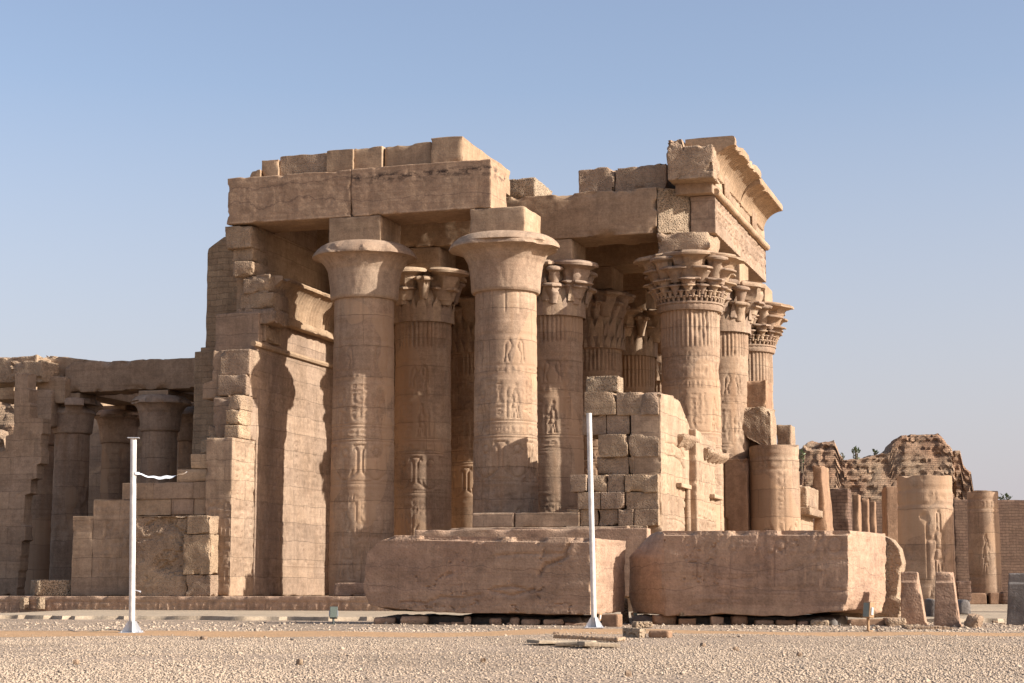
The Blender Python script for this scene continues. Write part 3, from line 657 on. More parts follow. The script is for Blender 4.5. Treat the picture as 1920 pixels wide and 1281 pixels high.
# slabs over the deeper rows
for k, (px0, px1, pz, dep) in enumerate(((1084, 1151, 316, 5), (1153, 1250, 311, 6))):
    a, z = onv(px0, pz, 61.1); b, _ = onv(px1, pz, 61.1)
    hpart('roof_slab', [sbox((a, 61.1, ART + .0), (b, 61.1 + dep, z), res=.12, ry=.5, r=.06, amp=.04, chip=.3, seed=55 + k, top=rag(z + .05, .18, 55 + k))], M_rub)
hpart('roof_deck', [sbox((-26.6, 62.6, ART - .25), (-12.9, 79.5, ART - .01), res=1.2, r=.03, amp=.01, seed=60)], M_arch)
# ---- sunlit entablature along the right side
UF = -11.55; USC = -11.9
cv = Canvas(10.9, 1.5, .04); r_ = random.Random(6); textband(cv, r_, 0, 11.6, 1.02, .3, .035, .05); textband(cv, r_, 0, 11.6, .66, .32, .035, .05); textblock(cv, r_, 0, 11.6, .05, .6, .4, .035, .05)
hpart('side_entablature', [sbox((-12.44, 61.3, ARB + .012), (UF, 72.1, 14.38), res=.3, ry=.05, rz=.05, rx=.08, r=.03, amp=.014, chip=.06, seed=62, right=cv.f()), sbox((-13.45, 62.42, ARB + .01), (-12.445, 72.1, 14.38), res=.5, r=.03, amp=.01, seed=64)], M_wall, 'carved sunlit side entablature')
# torus roll
tp = [(UF + .04, v, 14.46 + .01 * math.sin(v * 3)) for v in np.linspace(61.2, 72.2, 120)]; V, Q, Nn = tube(tp, [.125 + .022 * math.sin(k * 2.1) for k in range(120)], 10)
mb = MB(); mb.add(V, Q, Nn); part(hall, 'torus_moulding', mb, M_arch)
hpart('upper_frieze', [sbox((-12.9, 60.95, 14.39), (UF - .03, 72.0, 15.2), res=.15, ry=.1, r=.04, amp=.03, chip=.08, seed=63, top=lambda x, y: np.where((y > 66.2) & (y < 66.7), 15.0, 15.2))], M_wall)
def cavetto(v0, v1, z0, z1, u0, out, seed, lipt=.28, flute=.17, nfl=1, back=.9, dv=.035):
    """concave fluted cornice running along v, springing outwards in +u"""
    vs = np.arange(v0, v1 + dv, dv); prof = []
    h = z1 - z0 - lipt
    for k in range(15): t = k / 14; prof.append((u0 + out * (1 - math.cos(t * 1.45)) / (1 - math.cos(1.45)) * 1.0, z0 + h * (math.sin(t * 1.45) / math.sin(1.45)), 1))
    prof += [(u0 + out + .03, z1 - lipt + .01, 0), (u0 + out + .05, z1 - lipt * .5, 0), (u0 + out + .02, z1 - .03, 0), (u0 + out - .05, z1, 0), (u0 - back * .4, z1 + .0, 0), (u0 - back, z1 - .02, 0), (u0 - back, z0, 0)]
    P = np.array(prof); m = len(P); U = np.repeat(P[:, 0][:, None], len(vs), 1); Z = np.repeat(P[:, 1][:, None], len(vs), 1); VV = np.repeat(vs[None], m, 0)
    fl = P[:, 2][:, None] * (np.abs(np.sin(VV * math.pi / flute)) * flute * .42 - .03)
    Pn = np.stack([U, VV, Z], -1).reshape(-1, 3); q = fbm(Pn * 1.6 + seed, seed, 4).reshape(U.shape); rim = np.clip((U - u0) / out - .6, 0, .4) / .4
    U = U + fl - rim * .10 * np.clip((q - .55) / .1, 0, 1); Z = Z - (P[:, 1][:, None] > z1 - lipt * .6) * .06 * np.clip((q - .55) / .1, 0, 1)
    Pn = np.stack([U, VV, Z], -1).reshape(-1, 3); n = len(vs)
    i, j = np.meshgrid(np.arange(m), np.arange(n - 1), indexing='ij'); i = i.ravel(); j = j.ravel(); k2 = (i + 1) % m
    Q = np.stack([i * n + j, k2 * n + j, k2 * n + j + 1, i * n + j + 1], 1)[:, ::-1]
    return Pn, Q, [[i_ * n for i_ in range(m)], [i_ * n + n - 1 for i_ in reversed(range(m))]]
mb = MB(); mb.add(*cavetto(60.7, 66.2, 15.08, 16.3, UF - .02, .80, 4, lipt=.32, flute=.24, dv=.03)); part(hall, 'cavetto_cornice', mb, M_arch, label='long fluted cornice at the top right corner')
mb = MB(); mb.add(*cavetto(66.3, 71.5, 15.05, 16.1, UF - .02, .78, 9, lipt=.3, flute=.24, dv=.03)); part(hall, 'cavetto_cornice', mb, M_arch, label='shorter lower piece of fluted cornice')
for v in (63.2, 69.0):
    mb = MB()
    for dv in (-.28, .02, .3):
        mb.add(*[(q[0] * np.array([.35, 1, 1]) + np.array([UF + .05, v + dv, 14.62]), q[1]) for q in (lathe([(.05, 0), (.14, .12), (.17, .4), (.15, .75), (.06, .92)], 14, sub=2),)][0])
    part(hall, 'uraeus_relief', mb, M_arch)
# broken mass at the corner above the beam
a, zt = onv(1250, 262, 60.2); b, _ = onv(1337, 300, 60.2)
hpart('broken_cornice_block', [sbox((a, 60.2, 14.75), (b, 61.5, zt), res=.07, r=.08, amp=.06, chip=.35, seed=71, cfreq=1.1, nf=1.6, top=lambda x, y: np.where(x < a + .55, zt, zt - .28)), ], M_rub, 'eroded corner block beneath the cornice')
hpart('broken_cornice_block', [sbox((-12.75, 61.4, 15.2), (UF - .3, 71.2, 15.9), res=.2, ry=.5, r=.06, amp=.04, chip=.2, seed=73)], M_rub)
# ---- ruined screen wall on the sunlit side (faces right)
def facecv(W, H, seed, segs):
    c = Canvas(W, H, .035); r = random.Random(seed)
    for kind, x0, x1, z0, z1, *o in segs:
        if kind == 't': textblock(c, r, x0, x1, z0, z1, o[0] if o else .3, .028, .034)
        elif kind == 'b': textband(c, r, x0, x1, z0, z1 - z0, .026, .034)
        elif kind == 'l': c.seg(x0, z0, x1, z1, .025, .025)
        elif kind == 'f':
            x = x0
            while x < x1 - .3: figure(c, r, x, z0, z1 - z0, r.random() < .5, .035, .035); x += (z1 - z0) * .62
    return c.f()
def tz(pts):   # ragged skyline along v
    xs = [p[0] for p in pts]; zs = [p[1] for p in pts]
    return lambda x, y: np.interp(y, xs, zs) + .10 * (fbm(np.stack([x * 2, y * 2, 0 * x], 1), 3, 3) - .5)
sky1 = [onu(px, py, USC) for px, py in ((1240, 738), (1262, 741), (1275, 752), (1290, 792), (1297, 812))]
sky2 = [onu(px, py, USC + .25) for px, py in ((1302, 802), (1318, 812), (1330, 826), (1345, 832), (1356, 850))]
hpart('screen_wall', [sbox((-12.85, 53.75, ZP), (USC, sky1[-1][0], 6.9), res=.14, ry=.045, rz=.05, r=.05, amp=.018, chip=.14, seed=81, top=tz(sky1), right=facecv(4.5, 6.5, 5, [('l', .55, .55, 0, 5.2), ('t', .1, .5, 2.2, 5.3, .2), ('t', .7, 3.4, .2, 2.3, .25), ('f', .7, 3.4, 2.5, 4.3), ('b', .6, 3.5, 4.4, 4.8), ('l', .6, 3.4, 2.4, 2.4)]))], M_wall, 'near panel of the sunlit screen wall')
v0 = sky2[0][0] + .3
hpart('screen_wall', [sbox((-12.85, v0, ZP), (USC + .25, sky2[-1][0], 6.2), res=.14, ry=.05, rz=.05, r=.05, amp=.018, chip=.14, seed=83, top=tz(sky2), right=facecv(6, 6, 7, [('t', .3, 4.2, .2, 2.6, .28), ('b', .2, 4.4, 2.7, 3.1), ('f', .2, 4, 3.2, 4.6), ('l', .2, 4.4, 3.15, 3.15)]))], M_wall, 'far panel of the sunlit screen wall with a broken door lintel')
hpart('door_lintel', [sbox((USC - .1, onu(1270, 830, USC)[0], onu(1270, 832, USC)[1] - .1), (USC + .24, onu(1298, 830, USC)[0], onu(1270, 832, USC)[1] + .34), res=.045, r=.05, amp=.07, chip=.35, seed=84, nf=3, rgt=lambda z, y: USC + .02 + .24 * np.clip((z - (onu(1270, 832, USC)[1] - .1)) / .3, 0, 1))], M_rub)
hpart('door_lintel', [sbox((USC + .1, onu(1322, 850, USC + .3)[0], onu(1325, 856, USC + .3)[1] - .15), (USC + .55, onu(1354, 850, USC + .3)[0], onu(1325, 856, USC + .3)[1] + .26), res=.045, r=.05, amp=.07, chip=.3, seed=85, nf=3, rgt=lambda z, y: USC + .28 + .27 * np.clip((z - (onu(1325, 856, USC + .3)[1] - .15)) / .25, 0, 1))], M_rub)
for px, z1_, du in ((1287, 3.9, .02), (1347, 3.75, .27)):
    v = onu(px, 950, USC + du)[0]; V, Q, Nn = tube([(USC + du + .03, v, ZP), (USC + du + .03, v, z1_ * .6), (USC + du + .03, v + .02, z1_)], [.11, .105, .10], 12)
    mb = MB(); mb.add(V, Q, Nn); part(hall, 'torus_moulding', mb, M_wall)
    hpart('door_ledge', [sbox((USC + du - .05, v - 1.3, z1_ + .02), (USC + du + .14, v + .25, z1_ + .16), res=.1, r=.03, amp=.02, chip=.1, seed=int(px))], M_wall)
vv = onu(1339, 960, USC + .25)[0]; hpart('niche_shade', [box((USC + .2, vv - .28, ZP), (USC + .262, vv + .2, ZP + 2.05))], M_brown, ang=10)  # flat brown panel on the wall face stands for the shaded slot
# ---- gate jamb and broken gate beyond the screen wall
a, z = onv(1358, 860, 66.2); b, _ = onv(1394, 860, 66.2)
hpart('gate_jamb', [sbox((a, 66.2, ZP), (b + .12, 67.0, z), res=.12, r=.05, amp=.03, chip=.3, seed=90)], M_brown, 'shade-brown door jamb with a thin sunlit edge')
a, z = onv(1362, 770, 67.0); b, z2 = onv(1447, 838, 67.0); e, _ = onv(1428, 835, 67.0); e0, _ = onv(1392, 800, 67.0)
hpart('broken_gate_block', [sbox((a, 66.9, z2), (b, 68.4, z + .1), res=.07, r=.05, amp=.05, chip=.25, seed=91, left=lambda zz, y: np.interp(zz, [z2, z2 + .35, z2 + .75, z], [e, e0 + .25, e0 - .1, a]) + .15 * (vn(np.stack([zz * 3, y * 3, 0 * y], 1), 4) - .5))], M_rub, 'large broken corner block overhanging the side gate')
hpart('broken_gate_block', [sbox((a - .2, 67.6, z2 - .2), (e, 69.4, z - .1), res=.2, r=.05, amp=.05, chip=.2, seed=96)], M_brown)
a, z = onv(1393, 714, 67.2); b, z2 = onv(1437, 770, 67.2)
hpart('broken_gate_block', [sbox((a, 67.2, z2 - .05), (b, 68.6, z), res=.06, r=.03, amp=.02, chip=.14, seed=92)], M_brown, 'shade-brown square block')
a, z = onv(1350, 706, 66.7); b, z2 = onv(1374, 772, 66.7)
c = Canvas(1., 1.6, .03); [c.seg(.1 + .14 * k, 0, .1 + .14 * k, 1.4, .03, .06) for k in range(6)]
hpart('broken_gate_block', [sbox((a, 66.7, z2 - .1), (b + .2, 68.2, z), res=.05, r=.03, amp=.04, chip=.2, seed=93, nf=4, front=c.f())], M_rub)
a, z = onv(1398, 838, 70); b, z2 = onv(1408, 980, 70)
hpart('gate_jamb', [sbox((a - 1.2, 70.0, ZP), (b, 71.6, z + .1), res=.2, r=.03, amp=.03, chip=.15, seed=94)], M_wall)
a, z = onv(1456, 797, 82.5); b, z2 = onv(1484, 840, 82.5)
hpart('gate_jamb', [sbox((a, 82.5, ZP), (b, 83.8, z), res=.15, r=.08, amp=.06, chip=.3, seed=95)], M_rub)
# ---- ruined end of the near side wall: stack of courses beside the foremost column
crs = [(735, 778, (1095, 1155, 1200, 1243)), (778, 815, (1090, 1136, 1180, 1240)), (815, 857, (1121, 1178, 1240)), (857, 890, (1118, 1178, 1241)), (890, 923, (1068, 1100, 1137, 1170, 1241)), (923, 955, (1082, 1126, 1172, 1242)), (955, 986, (1061, 1086, 1120, 1158, 1188, 1236)), (986, 1030, (1061, 1120, 1160, 1215)), (1030, 1118, (1061, 1130, 1200, 1240))]
bx = []
for k, (y0, y1, xs_) in enumerate(crs):
    v = 53.75 - (.0 if k < 4 else .25)
    for q, (xa, xb) in enumerate(zip(xs_[:-1], xs_[1:])):
        ua, zt = onv(xa, y0, v); ub, zb = onv(xb, y1, v); last = q == len(xs_) - 2
        bx.append(sbox((ua + .01, v + rnd.uniform(-.08, .1) + (.35 if (k == 1 and q == 2) else 0), max(zb, ZP) + .008), (min(ub, -11.96) - .01, v + 1.5 + rnd.uniform(0, .3), zt - .004), res=.07, ry=.3, r=.022, amp=.02, chip=.13, seed=100 + k * 9 + q))
hpart('side_wall_ruin', bx, M_rub, 'stepped stack of rough blocks, remains of the near side wall')
ua, zt = onv(1099, 706, 53.9); ub, zb = onv(1159, 735, 53.9)
hpart('loose_block', [sbox((ua, 53.9, zb), (ub, 54.6, zt), res=.06, r=.05, amp=.03, chip=.25, seed=140)], M_rough, 'small pale block lying on top of the wall stack')
a, z = onv(885, 962, 53.5); b, z2 = onv(965, 990, 53.5); c_, _ = onv(1086, 990, 53.5)
hpart('wall_base_course', [sbox((a, 53.5, z2 + .02), (b - .03, 54.4, z), res=.12, r=.05, amp=.015, chip=.06, seed=141), sbox((b + .01, 53.5, z2 + .02), (c_, 54.4, z - .01), res=.12, r=.03, amp=.015, chip=.06, seed=142),
      sbox((a - .7, 53.1, ZP), (c_ + 1.6, 54.6, z2 + .01), res=.15, r=.04, amp=.02, chip=.1, seed=143)], M_wall)
a, z = onv(870, 991, 52.9); hpart('wall_base_course', [sbox((a - 1.5, 52.6, ZP), (-12.1, 53.09, z - .05), res=.15, r=.04, amp=.02, chip=.15, seed=144)], M_block)
# ---- cross wall on the left: tall sunlit face, roll moulding, fluted cornice
UW = -25.8
cv = Canvas(10, 9.6, .04); r_ = random.Random(12)
textblock(cv, r_, .1, 9.8, 7.6, 8.1, .3); 
for z in (.85, .95, 1.05, 3.3, 3.4, 5.7, 5.8): cv.seg(0, z, 10, z, .02, .02)
for k in range(6): figure(cv, r_, .2 + k * 1.6, 1.15, 2.0, True, .035, .035); textblock(cv, r_, 1.15 + k * 1.6, 1.6 + k * 1.6, 1.9, 3.2, .22, .022, .025)
for k in range(6): figure(cv, r_, .5 + k * 1.6, 3.5, 2.0, False, .035, .03); textblock(cv, r_, 1.5 + k * 1.6, 1.9 + k * 1.6, 3.7, 5.5, .2, .026, .034)
textblock(cv, r_, .1, 9.8, 5.9, 7.4, .33, .022, .02); textblock(cv, r_, .1, 2.4, .1, 5.2, .3, .02, .02)
hpart('cross_wall', [sbox((-27.4, 54.75, ZP), (UW, 64.5, 9.95), res=.3, ry=.045, rz=.05, r=.03, amp=.02, chip=.05, seed=151, right=cv.f()), sbox((-27.4, 64.52, ZP), (UW - .01, 84, 9.95), res=.5, r=.03, amp=.02, seed=152)], M_wall, 'tall carved cross wall with two strips of sunlight')
cv = Canvas(2.4, 5.2, .035); textblock(cv, r_, .25, 1.75, .4, 5.0, .34, .026, .032); cf = Canvas(1.1, 5.2, .035); textblock(cf, r_, .1, .95, .3, 3.0, .28, .026, .03)
hpart('wall_end', [sbox((-26.75, 52.97, ZP), (UW - .004, 54.74, 5.6), res=.05, ry=.05, rz=.05, r=.04, amp=.012, chip=.12, seed=153, right=cv.f(), front=cf.f()),
      sbox((-27.0, 53.9, 5.61), (UW - .01, 54.76, 7.0), res=.1, r=.06, amp=.03, chip=.2, seed=154), sbox((-27.9, 54.2, 7.01), (UW - .02, 54.9, 8.62), res=.1, r=.05, amp=.03, chip=.2, seed=155, left=lambda z, y: np.where(z < 7.6, -27.55, -27.2) + .0 * y)], M_wall, 'stepped broken end of the cross wall with a sunlit edge')
# individual blocks stepping up the broken end
bx = []
for k, (xa, xb, ya, yb, v) in enumerate(((413, 470, 656, 703, 54.1), (408, 462, 703, 741, 54.0), (425, 456, 740, 768, 53.5), (423, 454, 768, 796, 53.45), (420, 455, 797, 821, 53.4), (402, 425, 742, 796, 54.2), (390, 420, 797, 823, 54.2), (376, 410, 824, 850, 54.0))):
    ua, zt = onv(xa, ya, v); ub, zb = onv(xb, yb, v); bx.append(sbox((ua, v, zb + .005), (min(ub, UW + .0), v + .9, zt - .005), res=.09, r=.05, amp=.03, chip=.14, seed=160 + k))
hpart('wall_end', bx, M_rub)
tp = [(UW + .03, v, 8.82) for v in np.linspace(54.3, 84, 60)]; V, Q, Nn = tube(tp, .10, 8); mb = MB(); mb.add(V, Q, Nn); part(hall, 'torus_moulding', mb, M_arch)
mb = MB(); mb.add(*cavetto(55.3, 84, 10.0, 11.25, UW + .0, .55, 15, lipt=.16, flute=.24, back=1.1, dv=.05)); part(hall, 'cavetto_cornice', mb, M_arch, label='fluted cornice along the left cross wall')
hpart('ledge', [sbox((UW - .1, 55.1, 9.72), (UW + .34, 84, 9.99), res=.4, rx=.08, ry=.12, rz=.08, r=.04, amp=.03, chip=.25, seed=171, cfreq=1.0)], M_arch)
hpart('cross_wall_top', [sbox((-27.15, 55.7, 11.2), (-26.25, 84, ARB - .01), res=.4, r=.03, amp=.02, chip=.05, seed=172), sbox((-27.1, 57.0, ARB), (-26.3, 83.9, ART - .05), res=.6, r=.03, amp=.02, seed=173)], M_wall)
# broken blocks at the near end of the cornice and under the front beam
bx = []
for k, (xa, xb, ya, yb, v) in enumerate(((421, 471, 424, 464, 54.95), (434, 473, 465, 489, 55.1), (438, 473, 491, 517, 54.8), (456, 505, 516, 549, 54.9), (450, 512, 550, 578, 54.95), (444, 517, 579, 606, 54.85), (448, 498, 606, 640, 55.0), (446, 480, 630, 657, 55.1))):
    ua, zt = onv(xa, ya, v); ub, zb = onv(xb, yb, v); bx.append(sbox((ua, v, zb + .005), (ub, v + 1.3, zt - .005), res=.08, r=.06, amp=.05, chip=.3 if k > 1 else .12, seed=180 + k))
hpart('broken_cornice_block', bx, M_rub, 'eroded blocks at the near end of the left cornice')
hpart('small_block_wall', [sbox((-28.9, 57.0, 8.0), (-26.3, 58.6, 12.95), res=.2, r=.03, amp=.03, chip=.06, seed=190, top=lambda x, y: np.where(x < -28.2, 12.66 + (x + 28.9) * .65, 13.1)),
      sbox((-29.06, 56.96, 8.2), (-26.4, 58.0, 9.15), res=.2, r=.03, amp=.02, seed=191), sbox((-29.26, 56.9, ZP), (-26.4, 58.6, 9.0), res=.25, r=.03, amp=.02, chip=.05, seed=192)], M_small, 'back wall of small worn blocks at the left edge of the hall')
hpart('far_wall', [sbox((-27, 83.2, ZP), (-13.9, 84.6, ARB), res=.5, r=.03, amp=.02, seed=195)], M_wall)
# ---- near side wall running left, broken down in steps
def uvz(px, py, v): return onv(px, py, v)
stp = [(385, 436, 820), (355, 436, 850), (330, 436, 879), (215, 436, 905), (174, 436, 938), (135, 436, 968)]
bx = []; prevz = None
lv = [5.6, 5.1, 4.62, 4.2, 3.66, 3.13, 2.6, 2.05, 1.45, ZP]; lefts = [385, 355, 330, 228, 246, 246, 246, 246, 246]
for k in range(9):
    xs_ = [lefts[k]]; x = lefts[k]
    while x < 405:
        x += rnd.choice((42, 58, 75)); xs_.append(min(x, 437) if x < 405 else 437)
    if xs_[-1] < 437: xs_.append(437)
    for q, (xa, xb) in enumerate(zip(xs_[:-1], xs_[1:])):
        v = 53.12 + rnd.uniform(-.008, .008); ua, _ = onv(xa, 950, v); ub, _ = onv(xb, 950, v); ub = min(ub, -26.76)
        if ub - ua < .15 or (xb <= 246 and k >= 4): continue
        wv = 1.0; cvf = None
        if k in (4, 5, 6, 7):
            c = Canvas(ub - ua + .1, .7, .035); textblock(c, rnd, 0, ub - ua, 0, .62, .24, .02, .02); cvf = c.f()
        bx.append(sbox((ua + .004, v, lv[k + 1] + .004), (ub - .004, v + wv, lv[k] - .004), res=.07 if cvf else .12, ry=.3, r=.012, amp=.008, chip=.04, seed=200 + k * 9 + q, front=cvf))
for xa, xb, zt in ((136, 174, 3.13), (174, 247, 3.66)):
    ua, _ = onv(xa, 1000, 53.06); ub, _ = onv(xb, 1000, 53.06); c = Canvas(ub - ua + .1, zt, .03); c.seg(0, zt - 1.0, 3, zt - 1.0, .02, .02)
    textblock(c, rnd, 0.05, ub - ua - .05, zt - .95, zt - .6, .26, .02, .02)
    if xb > 200: figure(c, rnd, .15, .75, 1.7, False, .03, .03); figure(c, rnd, .75, .75, 1.7, True, .03, .03)
    bx.append(sbox((ua, 53.06, ZP), (ub - .006, 54.1, zt), res=.06, ry=.3, r=.015, amp=.012, chip=.05, seed=int(xa), front=c.f()))
hpart('side_wall', bx, M_wall, 'side wall broken down in steps towards the left')
# thicker piece of masonry against it, core exposed, sunlit end
bx = []
ua, _ = onv(247, 1000, 52.5); um, _ = onv(352, 1000, 52.5); ub, _ = onv(397, 1000, 52.45)
def corecv(a, b):      # irregular broken face: flat-topped stones torn out to different depths
    P = np.stack([a * 1.5, b * 2.1, 0 * a], 1); c = fbm(P + 4, 77, 4); st = np.floor(c * 8) / 8
    return np.clip((st - .3) * .55, 0, .3) * np.clip((b - .25) * 3, .25, 1) * np.clip(a * 3, .2, 1)
bx.append(sbox((ua, 52.5, ZP), (um, 53.1, 3.06), res=.045, ry=.2, r=.02, amp=.012, chip=.12, seed=261, front=corecv))
for k, (z0, z1) in enumerate(((ZP, 1.2), (1.21, 2.48), (2.49, 3.07))):
    bx.append(sbox((um + .01 - .12 * (k == 1), 52.45 - .02 * k, z0), (ub - .02 * k, 53.1, z1), res=.06, r=.03, amp=.02, chip=.16, seed=270 + k, nf=2.8))
hpart('masonry_core', bx, M_rub, 'thick patch of rough masonry with a sunlit right end')
# ------------------------------------------------------------------ the lower rear hall on the left
rear = thing('rear_hall', 'lower shaded hall on the left with bell columns under a flat beam', 'temple', -33, 61.6, ZP)
RO = rear['_o'] = (-33, 61.6, ZP)
def rpart(name, boxes, m, label=None):
    mb = MB()
    for b in boxes: mb.add(*b)
    return part(rear, name, mb, m, label=label)
rs = {}
def rcol(u, v, seed, label=None, dmg=.1, neck=6.68, rad=.66):
    if 's' not in rs:
        c = Canvas(4.6, 6.3, .04); r = random.Random(5)
        for z in (1.2, 2.4, 3.6, 4.8, 5.9): c.seg(0, z, 4.6, z, .02, .012)
        textband(c, r, 0, 4.6, 4.9, .3, .02, .015); textblock(c, r, 0, 4.6, 2.5, 3.5, .4, .02, .012)
        mb = MB(); mb.add(*make_shaft(7, h=neck - ZP, r0=rad * 1.06, r1=rad, nseg=72, dz=.08, cv=c)); rs['s'] = mb.build('column', M_col, rear).data; o = [q for q in rear.children if q.name.startswith('column')][0]
    else: o = bpy.data.objects.new('column', rs['s']); sc.collection.objects.link(o); o.parent = rear
    o.location = (u - RO[0], v - RO[1], 0); o.rotation_euler = (0, 0, seed * 1.3)
    if label: o['label'] = label
    mb = MB(); mb.add(*bell_cap(seed, R=1.17, r0=rad * 1.03, h=1.22, broken=dmg, n=80)); c = mb.build('capital', M_cap, o); c.location = (0, 0, neck - ZP)
    mb = MB(); mb.add(*sbox((-.62, -.62, 1.2), (.62, .62, 8.2 - neck - .01), res=.2, r=.03, amp=.01, seed=seed)); a = mb.build('abacus', M_arch, o); a.location = (0, 0, neck - ZP); a.rotation_euler = (0, 0, -seed * 1.3)
ua = onv(300, 810, 61.6)[0]; ub = onv(136, 812, 61.6)[0]
rcol(ua, 61.6, 1, 'bell column nearest the tall hall'); rcol(ub, 61.6, 2, 'bell column with its left rim broken away', .35)
for px, s in ((222, 3), (366, 4), (80, 5)): rcol(onv(px, 828, 66.3)[0], 66.3, s)
a, z = onv(122, 700, 60.95)
rpart('beam', [sbox((a, 60.95, 8.21), (-31.2, 62.3, 9.38), rx=.1, rz=.06, ry=.3, r=.04, amp=.02, chip=.25, seed=301, top=rag(9.42, .1, 3)), sbox((-31.18, 60.95, 8.21), (-29.1, 62.3, 9.42), rx=.1, rz=.06, ry=.3, r=.04, amp=.02, chip=.25, seed=302, top=rag(9.48, .08, 4))], M_arch, 'flat beam with a blackened patch at its right end')
a0, z1 = onv(68, 706, 60.6); a1, z0 = onv(121, 756, 60.6)
rpart('beam', [sbox((a0, 60.6, z0), (a1, 62.2, z1), res=.12, r=.05, amp=.02, chip=.15, seed=303)], M_arch)
a0, z1 = onv(94, 668, 61.6); a1, z0 = onv(190, 706, 61.6)
rpart('roof_slab', [sbox((a0, 61.2, z0), (a1, 63.0, z1), res=.12, r=.06, amp=.04, chip=.3, seed=304, top=lambda x, y: z1 - (x - a0) / (a1 - a0) * .3)], M_arch)
a0, z1 = onv(-40, 671, 60.2); a1, z0 = onv(68, 708, 60.2)
rpart('beam', [sbox((a0, 60.2, z0 - .15), (a1, 61.8, z1), res=.11, r=.06, amp=.04, chip=.3, seed=305, top=rag(z1 + .1, .2, 5)), sbox(((a1 - 1.1), 60.0, z0 - .2), (a1 + .35, 61.6, z1 - .2), res=.08, r=.12, amp=.05, chip=.4, seed=306)], M_rub, 'crumbling beam at the far left with a sunlit crest')
for k, u in enumerate((-40.5, -36.8, -33.1)): rpart('cross_beam', [sbox((u - .6, 62.3, 8.2), (u + .6, 75, 9.3), res=.6, r=.03, amp=.01, seed=310 + k)], M_arch)
rpart('back_wall', [sbox((-47.3, 75, ZP), (-27.5, 76.2, 9.0), res=.8, r=.03, amp=.02, seed=315)], M_wall)
# ragged wall mass at the far left
rp = [onv(px - 12, py, 57.4) for px, py in ((44, 1112), (44, 1085), (58, 1000), (58, 958), (64, 925), (72, 905), (86, 862), (92, 820), (94, 790), (66, 786), (66, 690))]
rz_ = [p[1] for p in rp]; ru = [p[0] for p in rp]; l0, _ = onv(27, 740, 57.4)
def stepR(z, y):
    zq = np.round(z / .55) * .55; base = np.interp(zq, rz_, ru); return base + .14 * (vn(np.stack([zq * 3.1, 0 * zq, 0 * zq], 1), 4) - .5)
rpart('wall', [sbox((-40.5, 57.4, ZP), (-36, 57.95, 8.55), rx=.1, rz=.06, ry=.3, r=.03, amp=.03, chip=.15, seed=320, rgt=stepR, left=lambda z, y: np.where(z > 6.6, l0, np.interp(np.round(z / .6) * .6, [0, 4, 5.2, 6.6], [l0 - 2.6, l0 - 1.8, l0 - .7, l0])))], M_wall, 'ragged wall at the far left with its right side broken away')
a, z = onv(66, 786, 60.4); b, z2 = onv(97, 740, 60.4)
rpart('wall', [sbox((a - .3, 60.4, z - .3), (b, 61.4, 8.3), res=.12, r=.05, amp=.02, chip=.1, seed=321)], M_wall)

# small loose things standing on the podium
def lone(name, boxes, m, label, cat, u, v, z=0, group=None, temple=True):
    mb = MB()
    for b in boxes: mb.add(*b)
    org = (u, v, z); o = mb.build(name, m, None, org)
    o.location = uv2w(u, v, z) if temple else (u, v, z); o.rotation_euler = (0, 0, -YAW if temple else 0)
    return prop(o, label, cat, group)
a, _ = onv(95, 1100, 53.2)
lone('stone_block', [sbox((a - .62, 52.75, ZP + .004), (a + .62, 53.85, ZP + .53), res=.08, r=.05, amp=.02, chip=.1, seed=330, yaw=.72)], M_rough, 'pale squared block lying alone on the left end of the podium', 'stone block', a, 53.2, ZP)
for k, (px, tall) in enumerate(((44, .48), (74, .5))):
    a, _ = onv(px, 1140, 51.9)
    lone('stone_prop', [sbox((a - .12, 51.85, 0.11), (a + .05, 52.15, tall), res=.06, r=.02, amp=.02, chip=.06, seed=334 + k)], M_rough, ('narrow pale upright stone leaning on the podium edge at far left', 'narrow pale upright stone against the podium below the squared block')[k], 'stone', a, 51.9, 0)
a, z = onv(640, 1090, 53.4); 
lone('stone_block', [sbox((a - .2, 53.3, ZP + .003), (a + 1.4, 54.2, ZP + .42), res=.1, r=.05, amp=.03, chip=.15, seed=337)], M_block, 'dark low slab on the podium at the foot of the front column', 'stone block', a, 53.5, ZP)

# ------------------------------------------------------------------ far right: courtyard columns, piers, walls
def stump(X, Yd, dia, ztop, seed, label, cvs=None, base=False, zb=.02):
    t = thing('broken_column', label, 'column', X, Yd, zb, temple=False, group='broken columns of the courtyard')
    R = dia / 2; c = Canvas(2 * math.pi * R * 1.05 + .2, ztop + .2, .03); r = random.Random(seed); Wd = c.W; H = ztop - zb
    for z in (.35, .42, .9, .97, H - .35, H - .42, H - .9): c.seg(0, z, Wd, z, .02, .018)
    textband(c, r, 0, Wd, .47, .38, .022, .022); textband(c, r, 0, Wd, H - .85, .4, .022, .018)
    x = 0
    while x < Wd - .5: figure(c, r, x, 1.05, min(2.0, H - 2.1), r.random() < .5, .03, .035); textblock(c, r, x + .85, x + 1.12, 1.9, H - 1, .27, .02, .02); x += 1.25
    V, Q = make_shaft(seed, h=H, r0=R * 1.05, r1=R, nseg=130, dz=.045, broken=True, hmax=H, cv=c)
    mb = MB(); mb.add(V, Q); s = mb.build('shaft', M_col, t); s.rotation_euler = (0, 0, seed)
    if base:
        mb = MB(); mb.add(*lathe([(R * 1.45, -.0), (R * 1.5, .1), (R * 1.5, .3), (R * 1.4, .38), (R, .40)], 60, sub=2)); mb.build('base', M_rub, t)
    return t
X, z = onY(1733, 893, 54.0); stump(X, 54, 1.60, z, 61, 'carved broken column standing behind two upright stones, its right side sunlit')
X, z = onY(1842, 922, 91); tt = stump(X, 91, 1.52, z, 67, 'slim carved broken column at the far right in front of the brick wall', base=False, zb=.45)
